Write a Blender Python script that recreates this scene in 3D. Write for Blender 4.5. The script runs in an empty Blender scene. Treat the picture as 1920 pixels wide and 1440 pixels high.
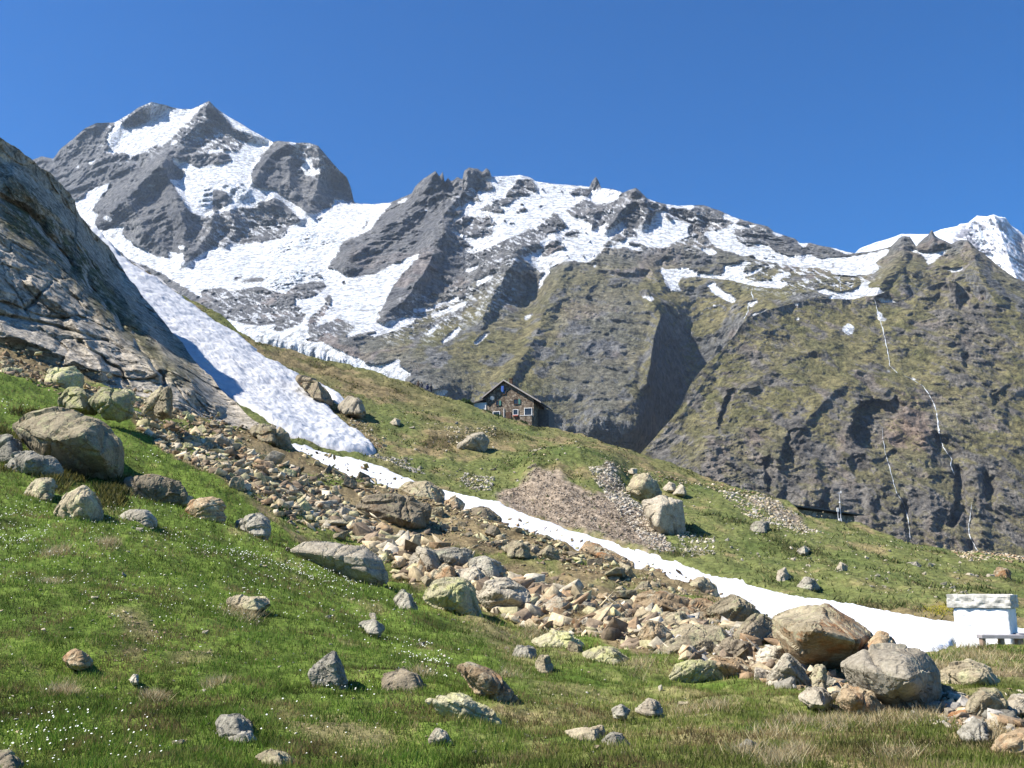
import bpy, bmesh, math, random
import numpy as np
from mathutils import Vector, Matrix

# ------------------------------------------------------------------ camera, sky, sun, exposure
scene = bpy.context.scene
F = 1884.0
PITCH = math.radians(11.4)
EYE = 1.6
HAZE = 0.000048
SUN_EL = math.radians(47.0)
SUN_AZ = math.radians(14.0)          # behind pure left
SUN = Vector((-math.cos(SUN_EL) * math.cos(SUN_AZ), -math.cos(SUN_EL) * math.sin(SUN_AZ), math.sin(SUN_EL)))

cam_d = bpy.data.cameras.new("camera")
cam = bpy.data.objects.new("camera", cam_d)
scene.collection.objects.link(cam)
cam.location = (0, 0, EYE)
cam.rotation_euler = (math.pi / 2 + PITCH, 0, 0)
cam_d.sensor_width = 36.0
cam_d.lens = 36.0 * F / 1920.0
cam_d.clip_start = 0.1
cam_d.clip_end = 30000.0
scene.camera = cam

world = bpy.data.worlds.new("World")
scene.world = world
world.use_nodes = True
wn = world.node_tree
wn.nodes.clear()
sky = wn.nodes.new('ShaderNodeTexSky')
sky.sky_type = 'NISHITA'
sky.sun_disc = False
sky.sun_elevation = SUN_EL
sky.sun_rotation = math.atan2(SUN.x, SUN.y)
sky.altitude = 2200
sky.air_density = 1.15
sky.dust_density = 0.15
sky.ozone_density = 5.0
bg = wn.nodes.new('ShaderNodeBackground')
bg.inputs['Strength'].default_value = 0.082
wo = wn.nodes.new('ShaderNodeOutputWorld')
hs = wn.nodes.new('ShaderNodeHueSaturation')
hs.inputs['Saturation'].default_value = 2.05
hs.inputs['Hue'].default_value = 0.507
wn.links.new(sky.outputs[0], hs.inputs['Color'])
wn.links.new(hs.outputs[0], bg.inputs[0])
wn.links.new(bg.outputs[0], wo.inputs[0])

sun_d = bpy.data.lights.new("sun", 'SUN')
sun_d.energy = 5.0
sun_d.angle = math.radians(0.53)
sun_d.color = (1.0, 0.94, 0.84)
sun_o = bpy.data.objects.new("sun", sun_d)
scene.collection.objects.link(sun_o)
sun_o.rotation_euler = SUN.to_track_quat('Z', 'Y').to_euler()
sun_o.location = (-50, -10, 60)

scene.view_settings.view_transform = 'Standard'
scene.view_settings.look = 'None'
scene.view_settings.exposure = 1.0
scene.view_settings.gamma = 1.0
scene.cycles.max_bounces = 5
scene.cycles.diffuse_bounces = 3
scene.cycles.volume_bounces = 0

C = scene.collection
random.seed(7)
rng = np.random.default_rng(11)

# ------------------------------------------------------------------ numpy helpers
_perm = np.random.default_rng(3).permutation(256).astype(np.int64)
_perm = np.concatenate([_perm, _perm, _perm])
_g = np.random.default_rng(5).normal(size=(256, 3))
_g /= np.linalg.norm(_g, axis=1)[:, None]

def pn(x, y, z):
    x = np.asarray(x, dtype=np.float64); y = np.asarray(y, dtype=np.float64); z = np.asarray(z, dtype=np.float64)
    x, y, z = np.broadcast_arrays(x, y, z)
    xi = np.floor(x).astype(np.int64); yi = np.floor(y).astype(np.int64); zi = np.floor(z).astype(np.int64)
    xf = x - xi; yf = y - yi; zf = z - zi
    xi &= 255; yi &= 255; zi &= 255
    u = xf * xf * xf * (xf * (xf * 6 - 15) + 10)
    v = yf * yf * yf * (yf * (yf * 6 - 15) + 10)
    w = zf * zf * zf * (zf * (zf * 6 - 15) + 10)
    r = 0
    for dx in (0, 1):
        a = _perm[xi + dx]; wx = u if dx else 1 - u
        for dy in (0, 1):
            b = _perm[a + yi + dy]; wy = v if dy else 1 - v
            for dz in (0, 1):
                g = _g[_perm[b + zi + dz] & 255]
                wz = w if dz else 1 - w
                r = r + wx * wy * wz * (g[..., 0] * (xf - dx) + g[..., 1] * (yf - dy) + g[..., 2] * (zf - dz))
    return r * 1.6

def fbm(x, y, z, octv=5, gain=0.5, ridged=False):
    s = 0; a = 1.0; f = 1.0; n = 0
    for i in range(octv):
        q = pn(x * f + 17.3 * i, y * f - 9.1 * i, z * f + 4.7 * i)
        if ridged:
            q = 1.0 - 2.0 * np.abs(q)
        s = s + a * q; n += a; a *= gain; f *= 2.03
    return s / n

def smooth(a, b, x):
    t = np.clip((x - a) / (b - a), 0, 1)
    return t * t * (3 - 2 * t)

RU0, RV0, RW, RH = -520, 100, 3000, 2600      # raster window in photo pixels

def raster(polys, step=2):
    """even-odd fill of polygons (photo pixels) into a float mask, cell = step px"""
    w = RW // step; h = RH // step
    m = np.zeros((h, w), np.float32)
    xs = RU0 + (np.arange(w) + 0.5) * step
    ys = RV0 + (np.arange(h) + 0.5) * step
    for val, poly in polys:
        p = np.array(poly, float)
        v0 = max(0, int((p[:, 1].min() - RV0) / step) - 1); v1 = min(h, int((p[:, 1].max() - RV0) / step) + 2)
        u0 = max(0, int((p[:, 0].min() - RU0) / step) - 1); u1 = min(w, int((p[:, 0].max() - RU0) / step) + 2)
        if v1 <= v0 or u1 <= u0:
            continue
        X = xs[u0:u1][None, :]; Y = ys[v0:v1][:, None]
        ins = np.zeros((v1 - v0, u1 - u0), bool)
        n = len(p)
        for i in range(n):
            x1, y1 = p[i]; x2, y2 = p[(i + 1) % n]
            if y1 == y2:
                continue
            c = ((y1 > Y) != (y2 > Y)) & (X < (x2 - x1) * (Y - y1) / (y2 - y1) + x1)
            ins ^= c
        m[v0:v1, u0:u1][ins] = val
    return m

def blur(m, r):
    if r <= 0:
        return m
    for _ in range(2):
        k = 2 * r + 1
        c = np.cumsum(np.pad(m, ((r + 1, r), (0, 0)), mode='edge'), axis=0)
        m = (c[k:] - c[:-k]) / k
        c = np.cumsum(np.pad(m, ((0, 0), (r + 1, r)), mode='edge'), axis=1)
        m = (c[:, k:] - c[:, :-k]) / k
    return m

def samp(m, u, v, step=2):
    x = (u - RU0) / step - 0.5; y = (v - RV0) / step - 0.5
    x = np.clip(x, 0, m.shape[1] - 1.001); y = np.clip(y, 0, m.shape[0] - 1.001)
    xi = x.astype(int); yi = y.astype(int); fx = x - xi; fy = y - yi
    return (m[yi, xi] * (1 - fx) * (1 - fy) + m[yi, xi + 1] * fx * (1 - fy) +
            m[yi + 1, xi] * (1 - fx) * fy + m[yi + 1, xi + 1] * fx * fy)

def mask(polys, r=0, step=2):
    m = blur(raster(polys, step), r)
    return lambda u, v: samp(m, u, v, step)

def solve(lines, cell=8):
    """smooth inverse-depth field through polylines [(u, v, D), ...] (Laplace, coarse to fine)"""
    field = None
    for c in (64, 32, 16, cell):
        w = RW // c + 1; h = RH // c + 1
        s = np.zeros((h, w)); k = np.zeros((h, w))
        for ln in lines:
            p = np.array(ln, float)
            for i in range(max(1, len(p) - 1)):
                a = p[i]; b = p[min(i + 1, len(p) - 1)]
                n = int(max(abs(b[0] - a[0]), abs(b[1] - a[1])) / (c * 0.5)) + 2
                t = np.linspace(0, 1, n)
                uu = a[0] + (b[0] - a[0]) * t; vv = a[1] + (b[1] - a[1]) * t
                ww = 1 / a[2] + (1 / b[2] - 1 / a[2]) * t
                xi = np.round((uu - RU0) / c).astype(int); yi = np.round((vv - RV0) / c).astype(int)
                ok = (xi >= 0) & (xi < w) & (yi >= 0) & (yi < h)
                np.add.at(s, (yi[ok], xi[ok]), ww[ok]); np.add.at(k, (yi[ok], xi[ok]), 1)
        fix = k > 0
        val = np.where(fix, s / np.maximum(k, 1), 0)
        if field is None:
            f = np.full((h, w), val[fix].mean())
            its = 3000
        else:
            yy = np.clip(np.arange(h) * c / pc, 0, field.shape[0] - 1.001); xx = np.clip(np.arange(w) * c / pc, 0, field.shape[1] - 1.001)
            yi = yy.astype(int); xi = xx.astype(int); fy = (yy - yi)[:, None]; fx = (xx - xi)[None, :]
            f = (field[yi][:, xi] * (1 - fx) * (1 - fy) + field[yi][:, xi + 1] * fx * (1 - fy) +
                 field[yi + 1][:, xi] * (1 - fx) * fy + field[yi + 1][:, xi + 1] * fx * fy)
            its = 500
        f[fix] = val[fix]
        for _ in range(its):
            g = np.pad(f, 1, mode='edge')
            # keep the outer border linear
            g[0] = 2 * g[1] - g[2]; g[-1] = 2 * g[-2] - g[-3]
            f = 0.25 * (g[:-2, 1:-1] + g[2:, 1:-1] + g[1:-1, :-2] + g[1:-1, 2:])
            f[fix] = val[fix]
        field = f; pc = c
    f = np.maximum(blur(field, 2), 1e-5)
    return lambda u, v: 1.0 / samp(f, np.asarray(u, float) + cell / 2, np.asarray(v, float) + cell / 2, cell)

CP, SP = math.cos(PITCH), math.sin(PITCH)

def world_pt(u, v, D):
    cx = (np.asarray(u, float) - 960) / F; cy = (720 - np.asarray(v, float)) / F
    Y = CP - cy * SP; Z = SP + cy * CP
    return cx / Y * D, D + 0 * cx, EYE + D * Z / Y

def W(u, v, D):
    x, y, z = world_pt(u, v, D)
    return Vector((float(x), float(y), float(z)))

def seg_dist(u, v, line):
    p = np.array(line, float)
    best = np.full(np.shape(u), 1e9)
    for i in range(len(p) - 1):
        a = p[i, :2]; b = p[i + 1, :2]; d = b - a; L = (d ** 2).sum()
        t = np.clip(((u - a[0]) * d[0] + (v - a[1]) * d[1]) / L, 0, 1)
        best = np.minimum(best, np.hypot(u - a[0] - t * d[0], v - a[1] - t * d[1]))
    return best

# ------------------------------------------------------------------ object helpers
def mesh_np(name, V, Fc, mat=None, smooth_=False, attrs=None, parent=None, link=True):
    me = bpy.data.meshes.new(name)
    V = np.ascontiguousarray(V, dtype=np.float32); Fc = np.ascontiguousarray(Fc, dtype=np.int32)
    n, k = Fc.shape
    me.vertices.add(len(V)); me.vertices.foreach_set('co', V.ravel())
    me.loops.add(n * k); me.loops.foreach_set('vertex_index', Fc.ravel())
    me.polygons.add(n); me.polygons.foreach_set('loop_start', np.arange(0, n * k, k, dtype=np.int32))
    me.polygons.foreach_set('loop_total', np.full(n, k, dtype=np.int32))
    me.update(calc_edges=True)
    me.validate()
    if smooth_:
        me.polygons.foreach_set('use_smooth', np.ones(len(me.polygons), bool))
    if attrs:
        for nm, a in attrs.items():
            if a.ndim == 2:
                at = me.attributes.new(nm, 'FLOAT_COLOR', 'POINT')
                if a.shape[1] == 3:
                    a = np.concatenate([a, np.ones((len(a), 1))], 1)
                at.data.foreach_set('color', np.ascontiguousarray(a, dtype=np.float32).ravel())
            else:
                at = me.attributes.new(nm, 'FLOAT', 'POINT')
                at.data.foreach_set('value', np.ascontiguousarray(a, dtype=np.float32))
    if mat:
        me.materials.append(mat)
    o = bpy.data.objects.new(name, me)
    if link:
        C.objects.link(o)
    if parent:
        o.parent = parent
    return o

def tag(o, label=None, cat=None, group=None, kind=None):
    if label: o['label'] = label
    if cat: o['category'] = cat
    if group: o['group'] = group
    if kind: o['kind'] = kind
    return o

def empty(name, loc, rz=0.0):
    o = bpy.data.objects.new(name, None)
    C.objects.link(o)
    o.location = loc; o.rotation_euler = (0, 0, rz)
    o.empty_display_size = 0.2
    return o

def bm_obj(name, bm, mat, parent=None, smooth_=False):
    me = bpy.data.meshes.new(name)
    bm.normal_update()
    bm.to_mesh(me); bm.free()
    if smooth_:
        for p in me.polygons: p.use_smooth = True
    me.materials.append(mat)
    o = bpy.data.objects.new(name, me)
    C.objects.link(o)
    if parent: o.parent = parent
    return o

def add_box(bm, c, s, rot=None, bevel=0.0):
    r = bmesh.ops.create_cube(bm, size=1.0)
    vs = r['verts']
    bmesh.ops.scale(bm, vec=Vector(s), verts=vs)
    if rot is not None:
        bmesh.ops.rotate(bm, cent=(0, 0, 0), matrix=rot, verts=vs)
    bmesh.ops.translate(bm, vec=Vector(c), verts=vs)
    if bevel > 0:
        es = list({e for v in vs for e in v.link_edges})
        bmesh.ops.bevel(bm, geom=es, offset=bevel, segments=1, affect='EDGES')
    return vs

def add_cyl(bm, a, b, r0, r1=None, seg=10):
    a = Vector(a); b = Vector(b); d = b - a
    r = bmesh.ops.create_cone(bm, cap_ends=True, segments=seg, radius1=r0, radius2=r0 if r1 is None else r1, depth=d.length)
    vs = r['verts']
    m = d.to_track_quat('Z', 'Y').to_matrix()
    bmesh.ops.rotate(bm, cent=(0, 0, 0), matrix=m, verts=vs)
    bmesh.ops.translate(bm, vec=(a + b) / 2, verts=vs)
    return vs

def add_prism(bm, pts, y0, y1):
    """extrude an (x, z) outline from y0 to y1"""
    a = [bm.verts.new((x, y0, z)) for x, z in pts]
    b = [bm.verts.new((x, y1, z)) for x, z in pts]
    n = len(pts)
    bm.faces.new(a); bm.faces.new(b[::-1])
    for i in range(n):
        bm.faces.new((a[i], b[i], b[(i + 1) % n], a[(i + 1) % n]))
    bmesh.ops.recalc_face_normals(bm, faces=bm.faces[:])

# ------------------------------------------------------------------ materials
def new_mat(name, rough=0.9, spec=0.2):
    m = bpy.data.materials.new(name); m.use_nodes = True
    nt = m.node_tree; b = nt.nodes['Principled BSDF']
    b.inputs['Roughness'].default_value = rough
    b.inputs['Specular IOR Level'].default_value = spec
    return m, nt, b

def nd(nt, t, **kw):
    n = nt.nodes.new(t)
    for k, v in kw.items():
        if k in n.inputs.keys():
            n.inputs[k].default_value = v
        else:
            setattr(n, k, v)
    return n

def noise_node(nt, scale, detail=6, rough=0.6, vec=None, dist=0.0):
    n = nt.nodes.new('ShaderNodeTexNoise')
    n.inputs['Scale'].default_value = scale; n.inputs['Detail'].default_value = detail
    n.inputs['Roughness'].default_value = rough; n.inputs['Distortion'].default_value = dist
    if vec is not None: nt.links.new(vec, n.inputs['Vector'])
    return n

def ramp(nt, fac, stops):
    r = nt.nodes.new('ShaderNodeValToRGB')
    el = r.color_ramp.elements
    while len(el) > 1: el.remove(el[-1])
    el[0].position = stops[0][0]; c = stops[0][1]; el[0].color = (c[0], c[1], c[2], 1) if not isinstance(c, float) else (c, c, c, 1)
    for p, c in stops[1:]:
        e = el.new(p); e.color = (c[0], c[1], c[2], 1) if not isinstance(c, float) else (c, c, c, 1)
    nt.links.new(fac, r.inputs[0])
    return r

def mixc(nt, fac, a, b, mode='MIX'):
    m = nt.nodes.new('ShaderNodeMix'); m.data_type = 'RGBA'; m.blend_type = mode
    if isinstance(fac, (int, float)): m.inputs[0].default_value = fac
    else: nt.links.new(fac, m.inputs[0])
    for i, x in ((6, a), (7, b)):
        if isinstance(x, tuple): m.inputs[i].default_value = (x[0], x[1], x[2], 1)
        else: nt.links.new(x, m.inputs[i])
    return m.outputs[2]

def terrain_mat(name, bumps, var=(0.7, 1.3), vscale=1.0, rough=0.95, spec=0.1):
    """albedo from the mesh's own colour attribute, broken up by fine noise; bump from noise textures"""
    m, nt, b = new_mat(name, rough, spec)
    at = nt.nodes.new('ShaderNodeAttribute'); at.attribute_name = 'Col'
    geo = nt.nodes.new('ShaderNodeNewGeometry')
    n1 = noise_node(nt, vscale, 8, 0.7, geo.outputs['Position'])
    r = ramp(nt, n1.outputs[0], [(0.3, var[0]), (0.7, var[1])])
    # ramp clamps at 1, so keep the multiplier as value / 2 and double it
    r2 = ramp(nt, n1.outputs[0], [(0.36, (var[0] / 2,) * 3), (0.64, (var[1] / 2,) * 3)])
    nt.nodes.remove(r)
    mul = mixc(nt, 1.0, at.outputs['Color'], r2.outputs[0], 'MULTIPLY')
    mul2 = nt.nodes.new('ShaderNodeVectorMath'); mul2.operation = 'SCALE'; mul2.inputs['Scale'].default_value = 2.0
    nt.links.new(mul, mul2.inputs[0])
    nt.links.new(mul2.outputs[0], b.inputs['Base Color'])
    prev = None
    for sc, st, dist in bumps:
        n = noise_node(nt, sc, 6, 0.65, geo.outputs['Position'])
        bp = nt.nodes.new('ShaderNodeBump'); bp.inputs['Strength'].default_value = st; bp.inputs['Distance'].default_value = dist
        nt.links.new(n.outputs[0], bp.inputs['Height'])
        if prev: nt.links.new(prev, bp.inputs['Normal'])
        prev = bp.outputs[0]
    if prev: nt.links.new(prev, b.inputs['Normal'])
    return m

def rock_mat(name, base, dark, lichen, lich_amt, rust, rust_amt, scale=1.0):
    m, nt, b = new_mat(name, 0.92, 0.15)
    tc = nt.nodes.new('ShaderNodeTexCoord')
    oi = nt.nodes.new('ShaderNodeObjectInfo')
    geo = nt.nodes.new('ShaderNodeNewGeometry')
    pos = geo.outputs['Position']
    n1 = noise_node(nt, 1.6 * scale, 8, 0.7, pos)
    col = mixc(nt, ramp(nt, n1.outputs[0], [(0.35, 0.0), (0.62, 1.0)]).outputs[0], dark, base)
    n2 = noise_node(nt, 2.3 * scale, 6, 0.7, pos, 0.4)
    lo = 0.72 - 0.45 * lich_amt
    col = mixc(nt, ramp(nt, n2.outputs[0], [(lo - 0.05, 0.0), (lo + 0.07, 1.0)]).outputs[0], col, lichen)
    add = nt.nodes.new('ShaderNodeVectorMath'); add.operation = 'ADD'; add.inputs[1].default_value = (31, 17, 5)
    nt.links.new(pos, add.inputs[0])
    n3 = noise_node(nt, 1.3 * scale, 6, 0.65, add.outputs[0], 0.5)
    lo = 0.74 - 0.45 * rust_amt
    col = mixc(nt, ramp(nt, n3.outputs[0], [(lo - 0.04, 0.0), (lo + 0.08, 1.0)]).outputs[0], col, rust)
    n4 = noise_node(nt, 14 * scale, 6, 0.75, pos)
    col = mixc(nt, 0.8, col, ramp(nt, n4.outputs[0], [(0.3, 0.35), (0.6, 1.0)]).outputs[0], 'MULTIPLY')
    rnd = nt.nodes.new('ShaderNodeHueSaturation')
    rv = nt.nodes.new('ShaderNodeMapRange'); rv.inputs['To Min'].default_value = 0.75; rv.inputs['To Max'].default_value = 1.25
    nt.links.new(oi.outputs['Random'], rv.inputs['Value'])
    nt.links.new(rv.outputs[0], rnd.inputs['Value'])
    nt.links.new(col, rnd.inputs['Color'])
    nt.links.new(rnd.outputs[0], b.inputs['Base Color'])
    v = nt.nodes.new('ShaderNodeTexVoronoi'); v.feature = 'DISTANCE_TO_EDGE'; v.inputs['Scale'].default_value = 1.4 * scale
    wv = noise_node(nt, 1.2 * scale, 4, 0.6, pos)
    vm = nt.nodes.new('ShaderNodeVectorMath'); vm.operation = 'ADD'
    nt.links.new(pos, vm.inputs[0]); nt.links.new(wv.outputs['Color'], vm.inputs[1]); nt.links.new(vm.outputs[0], v.inputs['Vector'])
    bp0 = nt.nodes.new('ShaderNodeBump'); bp0.inputs['Strength'].default_value = 0.6; bp0.inputs['Distance'].default_value = 0.05 / scale
    nt.links.new(ramp(nt, v.outputs['Distance'], [(0.0, 0.0), (0.06, 1.0)]).outputs[0], bp0.inputs['Height'])
    bp = nt.nodes.new('ShaderNodeBump'); bp.inputs['Strength'].default_value = 0.8; bp.inputs['Distance'].default_value = 0.08 / scale
    nb = noise_node(nt, 5 * scale, 9, 0.7, pos)
    nt.links.new(nb.outputs[0], bp.inputs['Height']); nt.links.new(bp0.outputs[0], bp.inputs['Normal'])
    nt.links.new(bp.outputs[0], b.inputs['Normal'])
    return m

def plain_mat(name, col, rough=0.8, spec=0.3, var=0.3, scale=4.0, bump=0.0):
    m, nt, b = new_mat(name, rough, spec)
    tc = nt.nodes.new('ShaderNodeTexCoord')
    n = noise_node(nt, scale, 5, 0.6, tc.outputs['Object'])
    lo = tuple(max(0, c * (1 - var)) for c in col); hi = tuple(min(1, c * (1 + var)) for c in col)
    nt.links.new(mixc(nt, ramp(nt, n.outputs[0], [(0.3, 0.0), (0.7, 1.0)]).outputs[0], lo, hi), b.inputs['Base Color'])
    if bump:
        bp = nt.nodes.new('ShaderNodeBump'); bp.inputs['Strength'].default_value = 0.7; bp.inputs['Distance'].default_value = bump
        nt.links.new(n.outputs[0], bp.inputs['Height']); nt.links.new(bp.outputs[0], b.inputs['Normal'])
    return m

def cliff_mat():
    """grey slab rock: colour attribute, joints at two scales, grain"""
    m = terrain_mat('cliff_rock', [(0.9, 0.8, 0.45), (4.0, 0.9, 0.12)], (0.6, 1.4), 1.6)
    nt = m.node_tree; b = nt.nodes['Principled BSDF']
    src = b.inputs['Base Color'].links[0].from_socket; nsrc = b.inputs['Normal'].links[0].from_socket
    geo = nt.nodes.new('ShaderNodeNewGeometry')
    wv = noise_node(nt, 0.5, 5, 0.65, geo.outputs['Position'])
    sc = nt.nodes.new('ShaderNodeVectorMath'); sc.operation = 'MULTIPLY_ADD'; sc.inputs[1].default_value = (2.6, 2.6, 2.6)
    nt.links.new(wv.outputs['Color'], sc.inputs[0]); nt.links.new(geo.outputs['Position'], sc.inputs[2])
    mp = nt.nodes.new('ShaderNodeMapping'); mp.inputs['Rotation'].default_value = (0.3, 0.75, 0.2); mp.inputs['Scale'].default_value = (0.55, 0.8, 1.5)
    nt.links.new(sc.outputs[0], mp.inputs['Vector'])
    prev = src; pn_ = nsrc
    for k, w, dk in ((0.30, 0.03, 0.5), (0.95, 0.045, 0.62), (2.3, 0.06, 0.8)):
        v = nt.nodes.new('ShaderNodeTexVoronoi'); v.feature = 'DISTANCE_TO_EDGE'; v.inputs['Scale'].default_value = k
        nt.links.new(mp.outputs[0], v.inputs['Vector'])
        r = ramp(nt, v.outputs['Distance'], [(0.0, dk), (w, 1.0)])
        prev = mixc(nt, 1.0, prev, r.outputs[0], 'MULTIPLY')
        bp = nt.nodes.new('ShaderNodeBump'); bp.inputs['Strength'].default_value = 0.8; bp.inputs['Distance'].default_value = 0.12 / k * 0.5
        nt.links.new(r.outputs[0], bp.inputs['Height']); nt.links.new(pn_, bp.inputs['Normal']); pn_ = bp.outputs[0]
    nt.links.new(prev, b.inputs['Base Color']); nt.links.new(pn_, b.inputs['Normal'])
    return m

# ------------------------------------------------------------------ materials of the land
M_mount = terrain_mat('mountain_ground', [(0.06, 1.0, 16.0), (0.22, 1.0, 8.0)], (0.38, 1.62), 0.10)
M_far = terrain_mat('far_mountain_ground', [(0.02, 0.7, 20.0)], (0.75, 1.25), 0.03)
M_cliff = cliff_mat()
M_near = terrain_mat('near_ground', [(3.0, 0.8, 0.10), (18.0, 0.9, 0.03)], (0.55, 1.45), 6.0)
M_mid = terrain_mat('slope_ground', [(1.2, 0.9, 0.30), (5.0, 0.9, 0.10)], (0.55, 1.5), 2.2)
M_snow = terrain_mat('old_snow', [(1.6, 0.55, 0.22), (6.0, 0.6, 0.06)], (0.92, 1.04), 0.8, 0.7, 0.3)

def lerpc(a, b, t):
    return np.asarray(a)[..., :] * (1 - t[..., None]) + np.asarray(b)[..., :] * t[..., None]

def normals_of(P):
    du = np.gradient(P, axis=1); dv = np.gradient(P, axis=0)
    n = np.cross(du, dv)
    n /= np.linalg.norm(n, axis=2)[..., None] + 1e-9
    n[n[..., 1] > 0] *= -1
    return n

def grid_faces(h, w):
    i = np.arange(h * w).reshape(h, w)
    return np.stack([i[:-1, :-1].ravel(), i[1:, :-1].ravel(), i[1:, 1:].ravel(), i[:-1, 1:].ravel()], 1)

def crags(x, y, z, S, tilt=0.0):
    """rock relief in metres / S: ribs and gullies down the face, ledges and walls across it, broken crags"""
    xr = x + tilt * z
    wx = 0.45 * S * pn(x / S + 5, y / S, z / S) + 0.15 * S * pn(x / (0.3 * S), y / (0.3 * S), z / (0.3 * S) + 9)
    ribs = 0
    for k, a in ((1.0, 1.0), (0.47, 0.55), (0.21, 0.30)):
        q = np.abs(pn((xr + wx) / (S * k) + 11 * k, y / (2.5 * S * k), z / (3.0 * S * k)))
        ribs = ribs + a * (0.55 - 1.9 * q)
    tt = z / (0.5 * S) + 1.5 * pn(x / (1.6 * S), y / (1.6 * S), z / (1.6 * S) + 3) + 0.35 * x / S
    fr = tt - np.floor(tt)
    led = (fr - smooth(0.55, 1.0, fr)) * smooth(-0.25, 0.2, pn(x / (1.1 * S) + 8, y / S, z / (0.6 * S)))
    t2 = z / (0.17 * S) + 1.8 * pn(x / (0.6 * S), y / (0.6 * S), z / (0.6 * S) + 3) - 0.6 * x / S
    f2 = t2 - np.floor(t2)
    led2 = (f2 - smooth(0.5, 1.0, f2)) * smooth(-0.2, 0.2, pn(x / (0.5 * S) + 8, y / S, z / (0.3 * S)))
    cr = 0; a = 1.0; f = 1.0 / (0.30 * S)
    for i in range(5):
        q = 1 - 2.2 * np.abs(pn(x * f + 7 * i, y * f, z * f * 0.7 - 3 * i))
        cr = cr + a * q; a *= 0.62; f *= 1.95
    return 0.30 * ribs + 0.30 * led + 0.11 * led2 + 0.075 * cr

def build_sheet(name, us, sky_line, bot_line, rows, Dfun, relief, colour, mat, back, jag=0.0, smooth_=False, z_relief=False, kind='structure', rowpow=1.0):
    sk = np.array(sky_line, float); bt = np.array(bot_line, float)
    top = np.interp(us, sk[:, 0], sk[:, 1]); bot = np.interp(us, bt[:, 0], bt[:, 1])
    if jag:
        top = top + jag * fbm(us / 14.0, us * 0, us * 0 + 3.3, 4, 0.6)
    t = np.linspace(0, 1, rows)[:, None] ** rowpow
    U = np.broadcast_to(us[None, :], (rows, len(us))).copy()
    Vv = top[None, :] + t * (bot - top)[None, :]
    D = Dfun(U, Vv)
    x, y, z = world_pt(U, Vv, D)
    if z_relief:
        z = z + relief(U, Vv, x, y, z)
    else:
        r = relief(U, Vv, x, y, z)
        x, y, z = world_pt(U, Vv, D - r)
    P = np.stack([x, y, z], 2)
    N = normals_of(P)
    col = colour(U, Vv, P, N)
    rowsb = []
    for dy, dz in back:
        q = P[0].copy(); L = np.hypot(q[:, 0], q[:, 1])[:, None]
        q[:, :2] += q[:, :2] / L * dy
        q[:, 2] -= dz
        rowsb.append(q)
    if rowsb:
        B = np.array(rowsb[::-1])
        P = np.concatenate([B, P], 0)
        col = np.concatenate([np.repeat(col[:1], len(rowsb), 0), col], 0)
    h, w = P.shape[:2]
    o = mesh_np(name, P.reshape(-1, 3), grid_faces(h, w), mat, smooth_, {'Col': col.reshape(-1, 3)})
    tag(o, kind=kind)
    return o

SNOW = (0.82, 0.85, 0.90)

# ------------------------------------------------------------------ the main mountain chain
CHAIN_SKY = [(-520, 420), (-200, 330), (40, 310), (60, 300), (78, 293), (100, 298), (112, 280), (135, 262), (160, 240), (180, 231), (215, 230), (240, 215), (262, 200), (284, 191), (310, 197), (335, 204), (358, 205), (380, 195), (392, 189), (402, 200), (415, 210), (440, 225), (470, 243), (495, 257), (512, 266), (525, 264), (550, 267), (580, 268), (597, 274), (615, 295), (635, 318), (650, 332), (658, 352), (664, 379), (675, 382), (700, 383), (730, 380), (745, 374), (760, 368), (772, 362), (778, 350), (790, 338), (808, 326), (817, 320), (824, 331), (830, 322), (834, 342), (840, 333), (845, 340), (850, 338), (858, 331), (867, 337), (870, 320), (880, 314), (895, 316), (904, 323), (912, 315), (918, 320), (922, 331), (950, 330), (975, 328), (995, 333), (1005, 340), (1040, 345), (1080, 348), (1105, 350), (1110, 340), (1117, 331), (1123, 341), (1127, 353), (1150, 355), (1168, 361), (1180, 356), (1192, 352), (1200, 358), (1213, 372), (1225, 376), (1240, 381), (1270, 386), (1290, 385), (1320, 385), (1350, 395), (1372, 406), (1395, 413), (1408, 417), (1425, 421), (1440, 425), (1452, 435), (1470, 441), (1490, 447), (1500, 456), (1520, 456), (1540, 461), (1560, 464), (1580, 470), (1603, 475), (1640, 470), (1670, 462), (1685, 447), (1695, 442), (1706, 444), (1718, 462), (1722, 456), (1732, 447), (1740, 441), (1747, 430), (1753, 441), (1760, 446), (1775, 453), (1783, 457), (1800, 450), (1815, 450), (1830, 465), (1850, 480), (1880, 505), (1905, 522), (1960, 545), (2100, 600), (2480, 700)]
CHAIN_BOT = [(-520, 900), (300, 760), (500, 760), (700, 780), (900, 830), (1050, 850), (1200, 900), (1300, 900), (1400, 700), (1560, 640), (1700, 640), (1800, 620), (1960, 660), (2480, 800)]
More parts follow.
